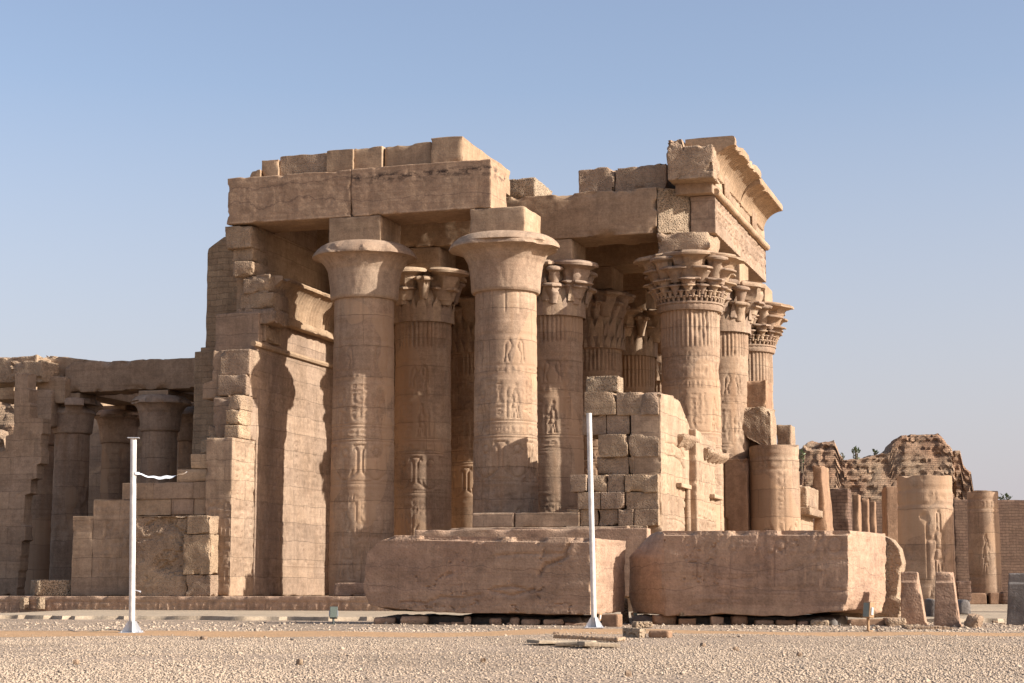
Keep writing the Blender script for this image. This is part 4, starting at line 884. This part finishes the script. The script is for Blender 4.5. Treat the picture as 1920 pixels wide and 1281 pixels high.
mb = MB(); mb.add(*sbox((-1.15, -1.1, -.43), (-.25, -.3, .12), res=.1, r=.05, amp=.02, chip=.1, seed=5)); mb.add(*sbox((-.1, -1.15, -.43), (1.1, -.2, .13), res=.1, r=.05, amp=.02, chip=.1, seed=6)); mb.add(*sbox((-1.2, -.25, -.43), (1.2, 1.2, .0), res=.2, r=.05, amp=.02, seed=7)); mb.build('base', M_brown, tt)
# the stump in line with the front colonnade
_, z = onv(1453, 838, 67.0); X2 = uv2w(-10.58, 67.0)
stump(X2.x, X2.y, 1.82, z, 73, 'thick carved broken column beside the sunlit gate jamb', zb=.3)
# out-of-frame neighbours of the courtyard row (their shadows fall into the picture)
sx, sy = math.sin(SUN_AZ), math.cos(SUN_AZ)
Xa, _ = onY(1733, 893, 54.0); d = 7.6
tn = stump(Xa + sx * d - sy * .15, 54 + sy * d + sx * .15, 1.6, 6.1, 79, 'taller broken column outside the right edge of the picture')
Xa, _ = onY(1842, 922, 91); d = 8.5
tn = stump(Xa + sx * d + .1, 91 + sy * d + .25, 1.6, 9.4, 83, 'distant tall broken column outside the right edge of the picture')

# gate piece right of the thick stump
gp = thing('gate_ruin', 'ruined gate pier with a sunlit carved face right of the thick broken column', 'gate', -11.9, 86, ZP); gp['_o'] = (-11.9, 86, ZP)
v0, _ = onu(1498, 930, -11.6); v1, _ = onu(1524, 930, -11.6)
mb = MB(); mb.add(*sbox((-12.6, v0 - 1, ZP), (-11.6, v1, 5.35), res=.15, ry=.08, r=.06, amp=.03, chip=.3, seed=401, top=lambda x, y: 5.5 - .12 * (y - v0)))
part(gp, 'carved_panel', mb, M_wall)
a, z = onv(1523, 872, v1); b, _ = onv(1541, 872, v1); mb = MB(); mb.add(*sbox((a, v1 + .02, ZP), (b, v1 + 2.4, z), res=.2, r=.08, amp=.05, chip=.3, seed=402, rgt=lambda z, y: b + .38 * np.clip((5.8 - z) / 5, 0, 1)))
part(gp, 'jamb', mb, M_brown)
mb = MB(); mb.add(*sbox((-11.7, v0 + .2, 4.0), (-11.15, v1 + .1, 4.35), res=.1, r=.05, amp=.03, chip=.2, seed=403)); part(gp, 'lintel', mb, M_rub)
mb = MB(); mb.add(*sbox((-11.7, v0 + .4, 4.36), (-11.3, v1 - .2, 5.3), res=.1, r=.1, amp=.06, chip=.4, seed=404)); part(gp, 'cornice', mb, M_rub)
# row of piers receding beyond
desc = ['nearest and widest pier of the receding row, dark and coursed', 'second pier of the receding row, brown with a sunlit edge', 'third pier of the receding row, slightly lower', 'farthest thin pier of the receding row before the red wall']
for k, (xa, xb, xc, yt, v) in enumerate(((1538, 1590, 1598, 917, 93), (1598, 1610, 1616, 927, 97), (1615, 1627, 1631, 935, 101), (1630, 1640, 1644, 940, 105))):
    a, z = onv(xa, yt, v); b, _ = onv(xb, yt, v); ve = min(onu(xc, 1000, b)[0], v + 3.2)
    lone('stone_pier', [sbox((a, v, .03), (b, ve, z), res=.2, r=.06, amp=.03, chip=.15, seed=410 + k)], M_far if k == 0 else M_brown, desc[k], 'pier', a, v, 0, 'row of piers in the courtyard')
a, z = onY(1661, 912, 58); b, _ = onY(1690, 912, 58)
lone('stone_pier', [sbox((a, 58, .03), (b, 58.8, z), res=.12, r=.04, amp=.03, chip=.1, seed=420)], M_brown, 'shade-brown square post just left of the carved broken column', 'pier', a, 58, 0, temple=False)
# long brick wall across the back, two heights
wl = thing('courtyard_wall', 'long low brown brick wall closing the courtyard at the right', 'wall', 22, 112, 0, temple=False); wl['_o'] = (22, 112, 0)
a, z = onY(1520, 941, 112); b, _ = onY(1790, 941, 112)
mb = MB(); mb.add(*sbox((a - 3, 112, -.1), (b, 113.5, z), res=.35, r=.05, amp=.04, chip=.15, seed=430)); part(wl, 'left_section', mb, M_far)
a, z = onY(1788, 937, 110); mb = MB(); mb.add(*sbox((a, 110, -.1), (a + 26, 112.0, z), res=.35, r=.06, amp=.05, chip=.15, seed=431)); part(wl, 'right_section', mb, M_far)
# dark steps and blocks at its foot
for k, (xa, xb, ya, yb, Yd, m, lb) in enumerate(((1795, 1822, 1090, 1126, 80, M_far, 'dark low block at the foot of the brick wall behind the upright stones'), (1878, 1893, 1110, 1133, 80, M_far, 'small dark block beside the base of the slim broken column'),
        (1745, 1757, 1124, 1160, 44, M_grey, 'dark boulder between the two upright stones'), (1800, 1821, 1125, 1152, 46, M_grey, 'dark square block behind the right upright stone'))):
    a, z = onY(xa, ya, Yd); b, zb = onY(xb, yb, Yd); lone('stone_block', [sbox((a, Yd, max(zb, 0)), (b, Yd + .6, z), res=.08, r=.05, amp=.03, chip=.12, seed=440 + k)], m, lb, 'stone block', a, Yd, max(zb, 0), temple=False)

# ------------------------------------------------------------------ mud-brick ruins behind
def ruin(name, pts, Yd, depth, label, seed, m=M_mud, amp=.3, zb=-.1, res=.17):
    P = [onY(px, py, Yd) for px, py in pts]; xs_ = [p[0] for p in P]; zs_ = [p[1] for p in P]; H = max(zs_)
    def top(x, y):
        return np.interp(x, xs_, zs_) + .5 * (fbm(np.stack([x * .9, y * .9, 0 * x], 1), seed, 4) - .5) * (np.interp(x, xs_, zs_) > 3) - .12 * (y - Yd)
    b = sbox((xs_[0], Yd, zb), (xs_[-1], Yd + depth, H), res=res, r=.35, amp=amp, chip=1.0, seed=seed, top=top, nf=.9, cfreq=.5)
    V, Q = b; n = (fbm(V * 1.7, seed + 3, 4) - .5) * .42 + (fbm(V * 6, seed + 5, 2) - .5) * .3; st_ = (np.floor(V[:, 2] * 4.3) % 2) * .07
    V = V + np.stack([n * .6, n + st_, n * .5], 1)
    return lone(name, [(V, Q)], m, label, 'ruin', xs_[0], Yd, 0, temple=False)
ruin('brick_ruin', [(1490, 862), (1504, 856), (1506, 834), (1520, 827), (1566, 828), (1574, 852), (1584, 862), (1604, 858), (1640, 850), (1668, 850), (1674, 828), (1692, 816), (1715, 812), (1758, 812), (1780, 832), (1792, 846), (1794, 930)], 128, 5, 'tall crumbling mud-brick ruin against the sky at the right', 451)
ruin('brick_ruin', [(1786, 846), (1803, 846), (1806, 872), (1820, 882), (1829, 930), (1832, 950)], 129, 5, 'narrow crumbling buttress at the right end of the mud-brick ruin', 455)
# sunlit rubble seen at the far left edge
ruin('brick_ruin', [(-90, 730), (-40, 735), (0, 735), (20, 738), (60, 760), (70, 900)], 96, 6, 'dark brick rubble seen through the gap at the far left', 457, zb=0)
ruin('rubble_heap', [(-60, 800), (-10, 806), (8, 812), (16, 835), (20, 860), (24, 900), (30, 960)], 84, 5, 'sunlit heap of broken stone at the left edge', 459, m=M_rub, zb=0)

# bushes behind the ruin: stems with small leaf blades
def bush(px, py0, py1, Yd, n, wpx, label, seed):
    r = random.Random(seed); x0, zt = onY(px, py0, Yd); _, zb = onY(px, py1, Yd); wd = wpx * Yd / F / 2
    t = thing('bush', label, 'bush', x0, Yd, zb, temple=False, group='green bushes growing behind the ruin')
    st_ = MB(); lf = MB()
    for k in range(n):
        a = r.uniform(-1, 1); b = r.uniform(-.6, .6); h = (zt - zb) * r.uniform(.6, 1) * (1 - .35 * abs(a)); top = Vector((a * wd, b * wd, h))
        pts = [(a * wd * .3, b * wd * .3, -1.0), (a * wd * .6, b * wd * .6, h * .5), tuple(top)]; V, Q, Nn = tube(pts, [.03, .02, .008], 4); st_.add(V, Q)
        for q in range(15):
            f = r.uniform(.1, 1); c = Vector(pts[0]).lerp(Vector(pts[1]), f * 2) if f < .5 else Vector(pts[1]).lerp(Vector(pts[2]), f * 2 - 1)
            d = Vector((r.uniform(-1, 1), r.uniform(-1, 1), r.uniform(.2, 1.2))).normalized(); L_ = r.uniform(.12, .26); s = d.cross(Vector((r.random(), r.random(), .3))).normalized() * L_ * .22
            lf.add([tuple(c), tuple(c + d * L_ * .5 + s), tuple(c + d * L_), tuple(c + d * L_ * .5 - s)], [[0, 1, 2, 3]])
    st_.build('stems', M_twig, t); lf.build('leaves', M_leaf, t, smooth=False)
bush(1604, 836, 856, 131, 9, 18, 'tallest green bush behind the low middle of the mud-brick ruin', 1)
bush(1578, 846, 864, 131, 4, 10, 'small green bush beside the left tower of the mud-brick ruin', 2)
bush(1642, 840, 856, 131, 4, 14, 'thin low bush left of the big mound of the mud-brick ruin', 3)
bush(1502, 836, 860, 125, 5, 8, 'green bush half hidden between thick broken column and ruin', 4)
bush(1886, 926, 940, 122, 8, 30, 'low sparse bush showing over the brick wall at the far right', 5)

# ------------------------------------------------------------------ the two fallen blocks
def bigblock(x1, Y1, yaw, L, Wd, H, zb, tilt, label, seed, cvf, leftf, rgt=None, topr=.05):
    o_ = None; mb = MB()
    V, Q = sbox((-L, 0, 0), (0, Wd, H), rx=.04, rz=.035, ry=.06, r=.014, amp=.010, chip=.06, seed=seed, front=cvf, left=leftf, rgt=rgt, cfreq=2.2, nf=3.0)
    fr = np.clip(1 - V[:, 1] / .12, 0, 1)
    bed = fbm(np.stack([V[:, 0] * .45, 0 * V[:, 0] + seed, V[:, 2] * 4.2], 1), seed + 3, 4); lev = np.floor(bed * 11) / 11; V[:, 1] += fr * (lev - .5) * .035
    cr = np.abs(fbm(V * np.array([1.3, 0, 2.2]) + seed * 5, seed + 6, 4) - .5); V[:, 1] += fr * .05 * np.clip(1 - cr / .008, 0, 1) * (fbm(V * .7, seed + 8, 2) > .5)
    er = np.clip((V[:, 0] + .1) / .12, 0, 1) * (V[:, 1] > .02); V[:, 0] -= er * (fbm(V * 6.5, seed + 11, 4) - .5) * .08
    # chipped upper front edge and uneven underside
    q = fbm(V * np.array([2.6, 0, 0]) + seed, seed, 4); cut = np.clip((V[:, 2] - (H - .10)) / .06, 0, 1) * np.clip(1 - V[:, 1] / .12, 0, 1)
    V[:, 1] += cut * (.02 + .10 * np.clip((q - .45) / .1, 0, 1)); V[:, 2] -= cut * (.0 + .05 * np.clip((q - .5) / .1, 0, 1))
    q = fbm(V * np.array([.8, .8, 0]) + seed * 2, seed + 1, 3); V[:, 2] += np.clip((.35 - V[:, 2]) / .35, 0, 1) * (q - .3) * .28
    mb.add(V, Q); o = mb.build('fallen_block', M_block, ang=30); o.location = (x1, Y1, zb); o.rotation_euler = (0, tilt, -yaw)
    return prop(o, label, 'stone block')
c = Canvas(5.4, 1.8, .03); r_ = random.Random(8)
for k in range(7): c.seg(1.9 + k * .12, .2, 1.85 + k * .12, 1.35, .012, .008)
c.poly([(0, .2), (.3, .25), (.6, .2), (1, .5), (1.4, .45), (1.9, .6)], .8, .1, 1, .6, .02, .03); c.poly([(0, 0), (.4, .05), (.7, .0)], 3.0, .6, 1, 1, .018, .035); c.poly([(0, .1), (.5, .0), (1, .15)], 2.9, .45, 1, 1, .018, .04)
c.poly([(0, 0), (.1, .25), (.35, .35), (.6, .5), (.55, .62), (.62, .8)], 4.0, .9, 1, .8, .04, .05); c.poly([(0, 0), (.6, .1), (1.5, .12)], 3.0, 1.28, 1, .6, .02, .03); c.poly([(0, 0), (.12, .05)], 1.9, .85, 1, 1, .03, .05)
YB = math.radians(18.7)
bigblock(1.63, 38.2, YB, 5.14, 2.4, 1.69, .125, math.radians(1.2), 'huge fallen beam block on small stones at the centre left, plain brown face', 31, c.f(),
         lambda z, y: np.interp(z, [0, .12, .5, 1.3, 1.55, 1.69], [-4.85, -5.04, -5.16, -5.1, -4.85, -4.5]) + np.clip(y - .5, 0, 2) * .3 + .05 * vn(np.stack([z * 3, y * 2, 0 * z], 1), 3), rgt=lambda z, y: .04 * y)
c = Canvas(5.2, 1.95, .026, .75); r_ = random.Random(19)
for k in range(3):
    x = .75 + k * 1.25; figure(c, r_, x, .62, 1.2, k % 2 == 0, .026, .04)
for xk, zk, rk in ((2.7, 1.5, .12), (3.9, 1.5, .16), (1.6, 1.45, .1)): c.poly(circ(0, 0, rk, rk, 12), xk, zk, 1, 1, .024, .036)
for xk in (1.1, 1.55, 2.3, 3.1, 3.35, 4.3): c.seg(xk, .45, xk, 1.85, .02, .03)
for k in range(11): c.seg(3.2 + k * .02, .65, 2.95 + k * .12, .28, .014, .02); c.seg(.7 + k * .01, .7, .75 + k * .08, .42, .02,.03)
c.poly([(0, 0), (.5, .18), (1.1, .14), (2.2, .25), (3.2, .55), (4.6, .6)], .35, .62, 1, 1, .016, .028); c.seg(0, .55, 4.9, .56, .018, .028)
c.poly([(0, 0), (.4, .1), (.8, .0)], .6, .2, 1, 1, .02, .03); c.poly([(0, 0), (.3, .12), (.7, .1)], 1.1, .25, 1, 1, .02, .03)
textblock(c, r_, 2.9, 3.3, 1.0, 1.8, .13, .018, .028); textblock(c, r_, .5, 1.1, 1.0, 1.8, .2, .02,.03)
B2 = (7.17, 39.0)
bigblock(6.985, 38.0, YB, 4.2, 2.2, 1.80, .165, math.radians(.5), 'huge fallen block at the right with worn carved figures and a pale rough end', 37, c.f(),
         lambda z, y: np.interp(z, [0, .4, 1.3, 1.8], [-3.92, -4.0, -4.0, -3.92]) - np.interp(z, [0, 1.25, 1.8], [.96, .98, .5]) * np.clip(y / .9, 0, 1) + .04 * vn(np.stack([z * 3, y * 2, 0 * z], 1), 5), rgt=lambda z, y: .23 * y - .12 * (z < .5) * np.clip((.5 - z) / .5, 0, 1))
rot = YB; fx = (math.cos(rot), -math.sin(rot)); fy = (math.sin(rot), math.cos(rot))
def bl(x, y): return 6.985 + x * fx[0] + y * fy[0], 38.0 + x * fx[1] + y * fy[1]
V, Q = sbox((-4.0, 0, 0), (.8, .75, 1.82), rx=.05, rz=.04, ry=.07, r=.03, amp=.03, chip=.1, seed=41, rgt=lambda z, y: np.interp(z, [0, .3, .36, .42, 1.2, 1.5, 1.7, 1.82], [.72, .86, .84, .70, .84, .78, .62, .35]))
mb = MB(); mb.add(V, Q); o = mb.build('fallen_slab', M_rub); o.location = (*bl(0, 2.28), .14); o.rotation_euler = (0, math.radians(.5), -rot); prop(o, 'curved-topped slab standing against the back of the carved fallen block', 'stone slab')

# ------------------------------------------------------------------ prop stones under and around the blocks
def front_Y(px, off=.12):      # ground distance just inside the front foot of the big block standing above that column
    X1, Y1 = (1.63, 38.2) if px < 1175 else (6.985, 38.0); t = (px - 960) / F; s_ = (X1 - t * Y1) / (math.cos(YB) + t * math.sin(YB)); return Y1 + s_ * math.sin(YB) + off
def stone_at(name, xa, xb, ya, yb, m, label, cat='stone', depth=.35, yaw=0., seed=0, group=None, r=.05, amp=.02, chip=.1, lean=0, z0=None, tw=1.):
    """a stone standing on the ground, its front foot seen at (xa..xb, yb), its top at ya"""
    X0, Y0 = ong((xa + xb) / 2, yb)
    if name == 'prop_stone': Y0 = front_Y((xa + xb) / 2) + (0 if m is not M_rough else -.1); X0 = ((xa + xb) / 2 - 960) / F * Y0
    wd = (xb - xa) * Y0 / F; zt = EYE + (HORIZ - ya) * Y0 / F * .985
    if abs(yaw) > .05 and tw == 1.: wd = max(.1, (wd - depth * abs(math.sin(yaw)))) / math.cos(yaw)
    zt = max(zt, .06); V, Q = sbox((-wd / 2, -depth / 2, 0), (wd / 2, depth / 2, zt), res=max(.03, min(.08, wd / 6)), r=r, amp=amp, chip=chip, seed=seed, nf=3, yaw=yaw, lean=lean)
    if tw != 1.:
        k = 1 - (1 - tw) * (V[:, 2] / zt); V[:, 0] = -wd / 2 + (V[:, 0] + wd / 2) * k
    mb = MB(); mb.add(V, Q); o = mb.build(name, m); o.location = (X0, Y0 + depth / 2, -.012); return prop(o, label, cat, group)
lab1 = 'small rounded prop stone wedged under the plain brown fallen block'; g1 = 'prop stones under the plain fallen block'
ps = [(703, 745, 1157, 1171), (752, 806, 1153, 1172), (824, 848, 1167, 1173), (846, 876, 1165, 1173), (870, 884, 1154, 1172), (918, 940, 1158, 1173), (957, 973, 1157, 1173), (950, 962, 1166, 1173), (976, 1014, 1159, 1173), (1018, 1056, 1160, 1173), (1058, 1098, 1167, 1174)]
for k, (a, b, y0, y1) in enumerate(ps): stone_at('prop_stone', a, b, y0, y1, M_block, lab1, 'prop stone', .4, 0, 500 + k, g1, r=.08, amp=.03)
g2 = 'prop stones under the carved fallen block'
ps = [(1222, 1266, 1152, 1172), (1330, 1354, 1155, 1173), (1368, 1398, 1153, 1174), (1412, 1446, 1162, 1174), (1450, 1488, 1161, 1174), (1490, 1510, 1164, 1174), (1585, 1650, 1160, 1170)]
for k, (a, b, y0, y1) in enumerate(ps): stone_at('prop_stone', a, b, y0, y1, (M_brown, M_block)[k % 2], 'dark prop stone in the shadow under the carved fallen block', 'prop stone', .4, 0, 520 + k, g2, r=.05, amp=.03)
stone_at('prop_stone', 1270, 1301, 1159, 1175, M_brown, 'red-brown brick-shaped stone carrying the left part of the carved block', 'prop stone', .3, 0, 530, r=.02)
o = stone_at('prop_stone', 1271, 1299, 1149, 1175, M_rough, 'pale slab on the red-brown stone under the carved block', 'prop stone', .28, 0, 531, r=.02); o.scale = (1, 1, .3); o.location.z = .185
stone_at('prop_stone', 1514, 1552, 1161, 1174, M_rough, 'pale sunlit wedge stone at the right under the carved block', 'prop stone', .3, -.2, 532, r=.03)
stone_at('prop_stone', 1654, 1692, 1158, 1178, M_rub, 'weathered lump at the right foot of the carved block', 'prop stone', .5, 0, 533, r=.12, amp=.05)
# loose stones near the right-hand pole
stone_at('loose_stone', 1128, 1168, 1151, 1175, M_brown, 'reddish brick-shaped stone right behind the foot of the right pole', 'stone', .32, -.35, 541, r=.03)
stone_at('loose_stone', 1167, 1180, 1122, 1168, M_rough, 'tall narrow pale stone leaning in the gap between the big blocks', 'stone', .15, 0, 542, r=.02, lean=-.08)
stone_at('loose_stone', 1169, 1213, 1176, 1196, M_rough, 'squared block lying on the gravel, left face dark and right face sunlit', 'stone', .36, .8, 543, r=.02, amp=.01)
stone_at('loose_stone', 1216, 1262, 1181, 1196, M_brown, 'long brown stone lying to the right of the squared block', 'stone', .2, -.4, 544, r=.03)
stone_at('loose_stone', 1186, 1226, 1164, 1177, M_rough, 'flat pale rock in front of the gap between the big blocks', 'stone', .3, .2, 545, r=.05, amp=.04)
stone_at('loose_stone', 1196, 1228, 1148, 1158, M_brown, 'low brown stone deep in the gap between the big blocks', 'stone', .3, .2, 546, r=.03)
for k, (cx, cy, wd, dp, yw, ln, lb) in enumerate(((1035, 1209, .72, .55, .3, .03, 'left flat slab lying on the gravel'), (1080, 1212, .62, .5, -.2, -.04, 'middle flat slab lying on the gravel'), (1122, 1214, .62, .34, .25, .05, 'small right flat slab lying on the gravel'), (1105, 1203, 1.25, .38, -.35, .04, 'long thin flat slab behind the other slabs on the gravel'))):
    X0, Y0 = ong(cx, cy); wd *= .78; V, Q = sbox((-wd / 2, -dp / 2, 0), (wd / 2, dp / 2, .05), res=.05, r=.012, amp=.01, chip=.03, seed=550 + k, lean=ln, yaw=yw)
    mb = MB(); mb.add(V, Q); o = mb.build('flat_slab', M_pave if k < 3 else M_rub); o.location = (X0, Y0, .012 + .02 * (k == 3)); prop(o, lb, 'stone slab')
# two tapering upright stones and the grey one at the edge
def upright(xs_b, xs_t, yb, yt, label, seed, m, depth=.5, yaw=-.28):
    X0, Y0 = ong(sum(xs_b) / 2, yb); s = Y0 / F; cx = sum(xs_b) / 2; H = EYE + (HORIZ - yt) * s
    l0, r0 = (xs_b[0] - cx) * s, (xs_b[1] - cx) * s; l1, r1 = (xs_t[0] - cx) * s, (xs_t[1] - cx) * s
    V, Q = sbox((l0, 0, 0), (r0, depth, H), res=.045, r=.03, amp=.015, chip=.09, seed=seed, left=lambda z, y: l0 + (l1 - l0) * z / H, rgt=lambda z, y: r0 + (r1 - r0) * z / H + .04 * (z < .06))
    # ledge cut near the top
    k = (V[:, 2] > H * .82) & (V[:, 1] < depth * .5); V[k, 1] += .05
    mb = MB(); mb.add(V, Q); o = mb.build('upright_stone', m); o.location = (X0, Y0, -.01); o.rotation_euler = (0, 0, yaw); return prop(o, label, 'upright stone')
upright((1690, 1736), (1692, 1722), 1173, 1072, 'left of two tapering upright stones, darker with a notched top', 561, M_block)
upright((1752, 1799), (1758, 1789), 1176, 1072, 'right of two tapering upright stones, with a bright right edge', 562, M_block)
upright((1888, 1945), (1896, 1940), 1172, 1075, 'dark grey upright stone cut by the right edge of the picture', 563, M_grey, .4)
stone_at('loose_stone', 1806, 1850, 1149, 1177, M_rub, 'slanting broken rock leaning beside the right upright stone', 'stone', .5, -.5, 565, r=.1, amp=.06, chip=.2, lean=.35)
stone_at('loose_stone', 1694, 1727, 1170, 1178, M_rough, 'thin pale stone at the foot of the left upright stone', 'stone', .2, 0, 566, r=.02)
stone_at('loose_stone', 1700, 1790, 1176, 1180, M_rub, 'low strip of rubble in front of the two upright stones', 'stone', .3, 0, 567, r=.03, amp=.04)
for k, (x, y) in enumerate(((1866, 1168), (1880, 1172), (1640, 1180), (1672, 1176), (1318, 1212), (1042, 1190), (905, 1242), (1178, 1268), (1500, 1230), (1380, 1220), (380, 1200), (560, 1245), (140, 1245))):
    stone_at('field_stone', x - 5, x + 6, y - 4, y, M_rub, 'fist-sized stone lying loose on the gravel', 'stone', .1, 0, 570 + k, 'fist-sized stones on the gravel', r=.03, amp=.02)

for nm, (xa, ya), L_, yw, lb in (('gap_shade_mound', (1.6, 38.75), 4.8, 18.7, 'low dark mound added to darken the gap under the plain fallen block'), ('gap_shade_mound', (6.95, 38.55), 4.6, 18.7, 'low dark mound added to darken the gap under the carved fallen block')):  # dark mounds added so the gap under each block reads as shade
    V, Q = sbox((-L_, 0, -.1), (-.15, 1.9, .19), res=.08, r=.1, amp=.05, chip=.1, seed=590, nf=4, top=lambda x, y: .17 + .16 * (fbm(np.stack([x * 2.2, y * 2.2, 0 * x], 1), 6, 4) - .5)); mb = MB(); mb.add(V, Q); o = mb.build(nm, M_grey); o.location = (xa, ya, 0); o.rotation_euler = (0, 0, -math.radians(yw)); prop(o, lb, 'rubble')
# ------------------------------------------------------------------ white poles
def pole(xb, yb, xt, yt, label, ribbon, cap, strap):
    X0, Y0 = ong(xb, yb); H = onY(xt, yt, Y0)[1]; dx = onY(xt, yt, Y0)[0] - X0
    t = thing('metal_pole', label, 'pole', X0, Y0, 0, temple=False, group='white poles on the gravel')
    mb = MB(); V, Q, Nn = tube([(0, 0, .02), (dx * .5, 0, H * .5), (dx, 0, H)], .052, 20); mb.add(V, Q, Nn); mb.build('post', M_white, t)
    mb = MB(); mb.add(*box((-.19, -.19, .005), (.19, .19, .022)))
    for k in range(4):
        a = k * math.pi / 2 + .25; c, s = math.cos(a), math.sin(a); th = .006
        q = [(.05, -th, .02), (.18, -th, .02), (.18, th, .02), (.05, th, .02), (.05, -th, .21), (.07, -th, .21), (.07, th, .21), (.05, th, .21)]
        mb.add(*hexa([(x * c - y * s, x * s + y * c, z) for x, y, z in q]))
    for sx_ in (-1, 1):
        for sy_ in (-1, 1): mb.add(*lathe([(.014, .022), (.014, .045)], 8, (sx_ * .15, sy_ * .15, 0)))
    mb.build('base_plate', M_galv, t)
    if cap: mb = MB(); mb.add(*box((dx - .095, -.07, H + .001), (dx + .095, .07, H + .014))); mb.build('cap_plate', M_galv, t)
    if ribbon:
        z1 = onY(257, 888, Y0)[1]; n = 40; V = []; 
        for k in range(n + 1):
            f = k / n; x = .05 + f * .84; z = z1 - .09 * math.sin(f * math.pi) ** .8 * (1.0 if f < .6 else 1) + .03 * f + .008 * math.sin(f * 25); wdt = .012 + .028 * f; tw = f * 1.4 + .5 * math.sin(f * 9)
            V += [(x, -.06 - math.sin(tw) * wdt, z - math.cos(tw) * wdt), (x, -.06 + math.sin(tw) * wdt, z + math.cos(tw) * wdt)]
        mb = MB(); mb.add(V, [[2 * k, 2 * k + 2, 2 * k + 3, 2 * k + 1] for k in range(n)]); o = mb.build('ribbon', M_tape, t)
        mb = MB(); mb.add(*lathe([(.055, z1 - .02), (.056, z1 + .02)], 16, cap=False)); mb.build('tape_knot', M_tape, t)
    if strap:
        z1 = onY(257, 1107, Y0)[1]; V = [(.05, -.05, z1 + .012), (.05, -.05, z1 - .005), (.09, -.06, z1 - .0), (.09, -.06, z1 - .012), (.15, -.06, z1 - .01), (.15, -.06, z1 - .04)]
        mb = MB(); mb.add(V, [[0, 1, 3, 2], [2, 3, 5, 4]]); mb.build('tape_end', M_tape, t)
    return t
pole(247, 1188, 250.5, 822, 'left white metal pole with a torn white ribbon blowing from it', True, True, True)
pole(1114, 1178, 1104.5, 775, 'right white metal pole standing before the gap between the fallen blocks', False, False, False)

# ------------------------------------------------------------------ floodlights
def flood(px, pyt, pyb, label, yaw, tilt, m, scale=1., Yd=None, post=.24):
    X0, Y0 = ong(px, pyb); t = thing('floodlight', label, 'floodlight', X0, Y0, 0, temple=False, rot=yaw, group='ground floodlights')
    t.scale = (scale,) * 3
    mb = MB(); V, Q, Nn = tube([(0, 0, 0), (0, 0, post)], .028, 10); mb.add(V, Q, Nn); mb.add(*box((-.09, -.05, 0), (.09, .05, .02))); mb.build('stand', M_lamp if m is M_lamp else M_rust, t)
    mb = MB(); mb.add(*sbox((-.10, -.05, 0), (.10, .07, .30), res=.04, r=.015, amp=.002, seed=3)); h = mb.build('housing', m, t); h.location = (0, 0, post - .01); h.rotation_euler = (tilt, 0, 0)
    mb = MB(); mb.add(*box((-.082, -.058, .02), (.082, -.051, .28))); g = mb.build('glass', M_glass, h)
    mb = MB(); mb.add(*box((-.115, -.01, .06), (-.102, .03, .2))); mb.build('bracket', M_galv, h); mb = MB(); mb.add(*box((.102, -.01, .06), (.115, .03, .2))); mb.build('bracket', M_galv, h)
    for q in range(4): pass
    return t
flood(625, 1132, 1171, 'green-grey floodlight on a short stand left of the plain fallen block', 0, -.22, M_lamp, .85, post=.16)
flood(1191, 1140, 1170, 'rusty floodlight frame in the gap between the two fallen blocks', .6, -.2, M_rust, .62, post=.12)
flood(1121, 1142, 1172, 'small pale lamp peeping out behind the right pole', -1.0, -.2, M_rust, .6, post=.16)
flood(1628, 1139, 1184, 'rusty floodlight on a stand in front of the carved block at its right end', -1.1, -.1, M_rust, .95, post=.26)
mb = MB(); pts = []; r_ = random.Random(3)
for px, py in ((1655, 1186), (1648, 1181), (1640, 1174), (1634, 1170)):
    X0, Y0 = ong(px, py); pts.append((X0, Y0, .02))
V, Q, Nn = tube(pts, .01, 6); mb.add(V, Q, Nn); o = mb.build('cable', M_cable, None, pts[0]); o.location = pts[0]; prop(o, 'thin cable running from the rusty floodlight across the ground', 'cable')
mb = MB(); pts = []
for k in range(24):
    px = 505 + k * 17 if k >= 0 else 0; px = 145 + k * 4.2; X0, Y0 = ong(128 + k * 5, 1182 + 4 * math.sin(k * .3) + k * .18); pts.append((X0, Y0, .012))
V, Q, Nn = tube(pts, .008, 5); mb.add(V, Q, Nn); o = mb.build('cable', M_lamp, None, pts[0]); o.location = pts[0]; prop(o, 'dark thin cable lying in the dust left of the left pole', 'cable')

for o in bpy.data.objects:
    if '_o' in o.keys(): del o['_o']
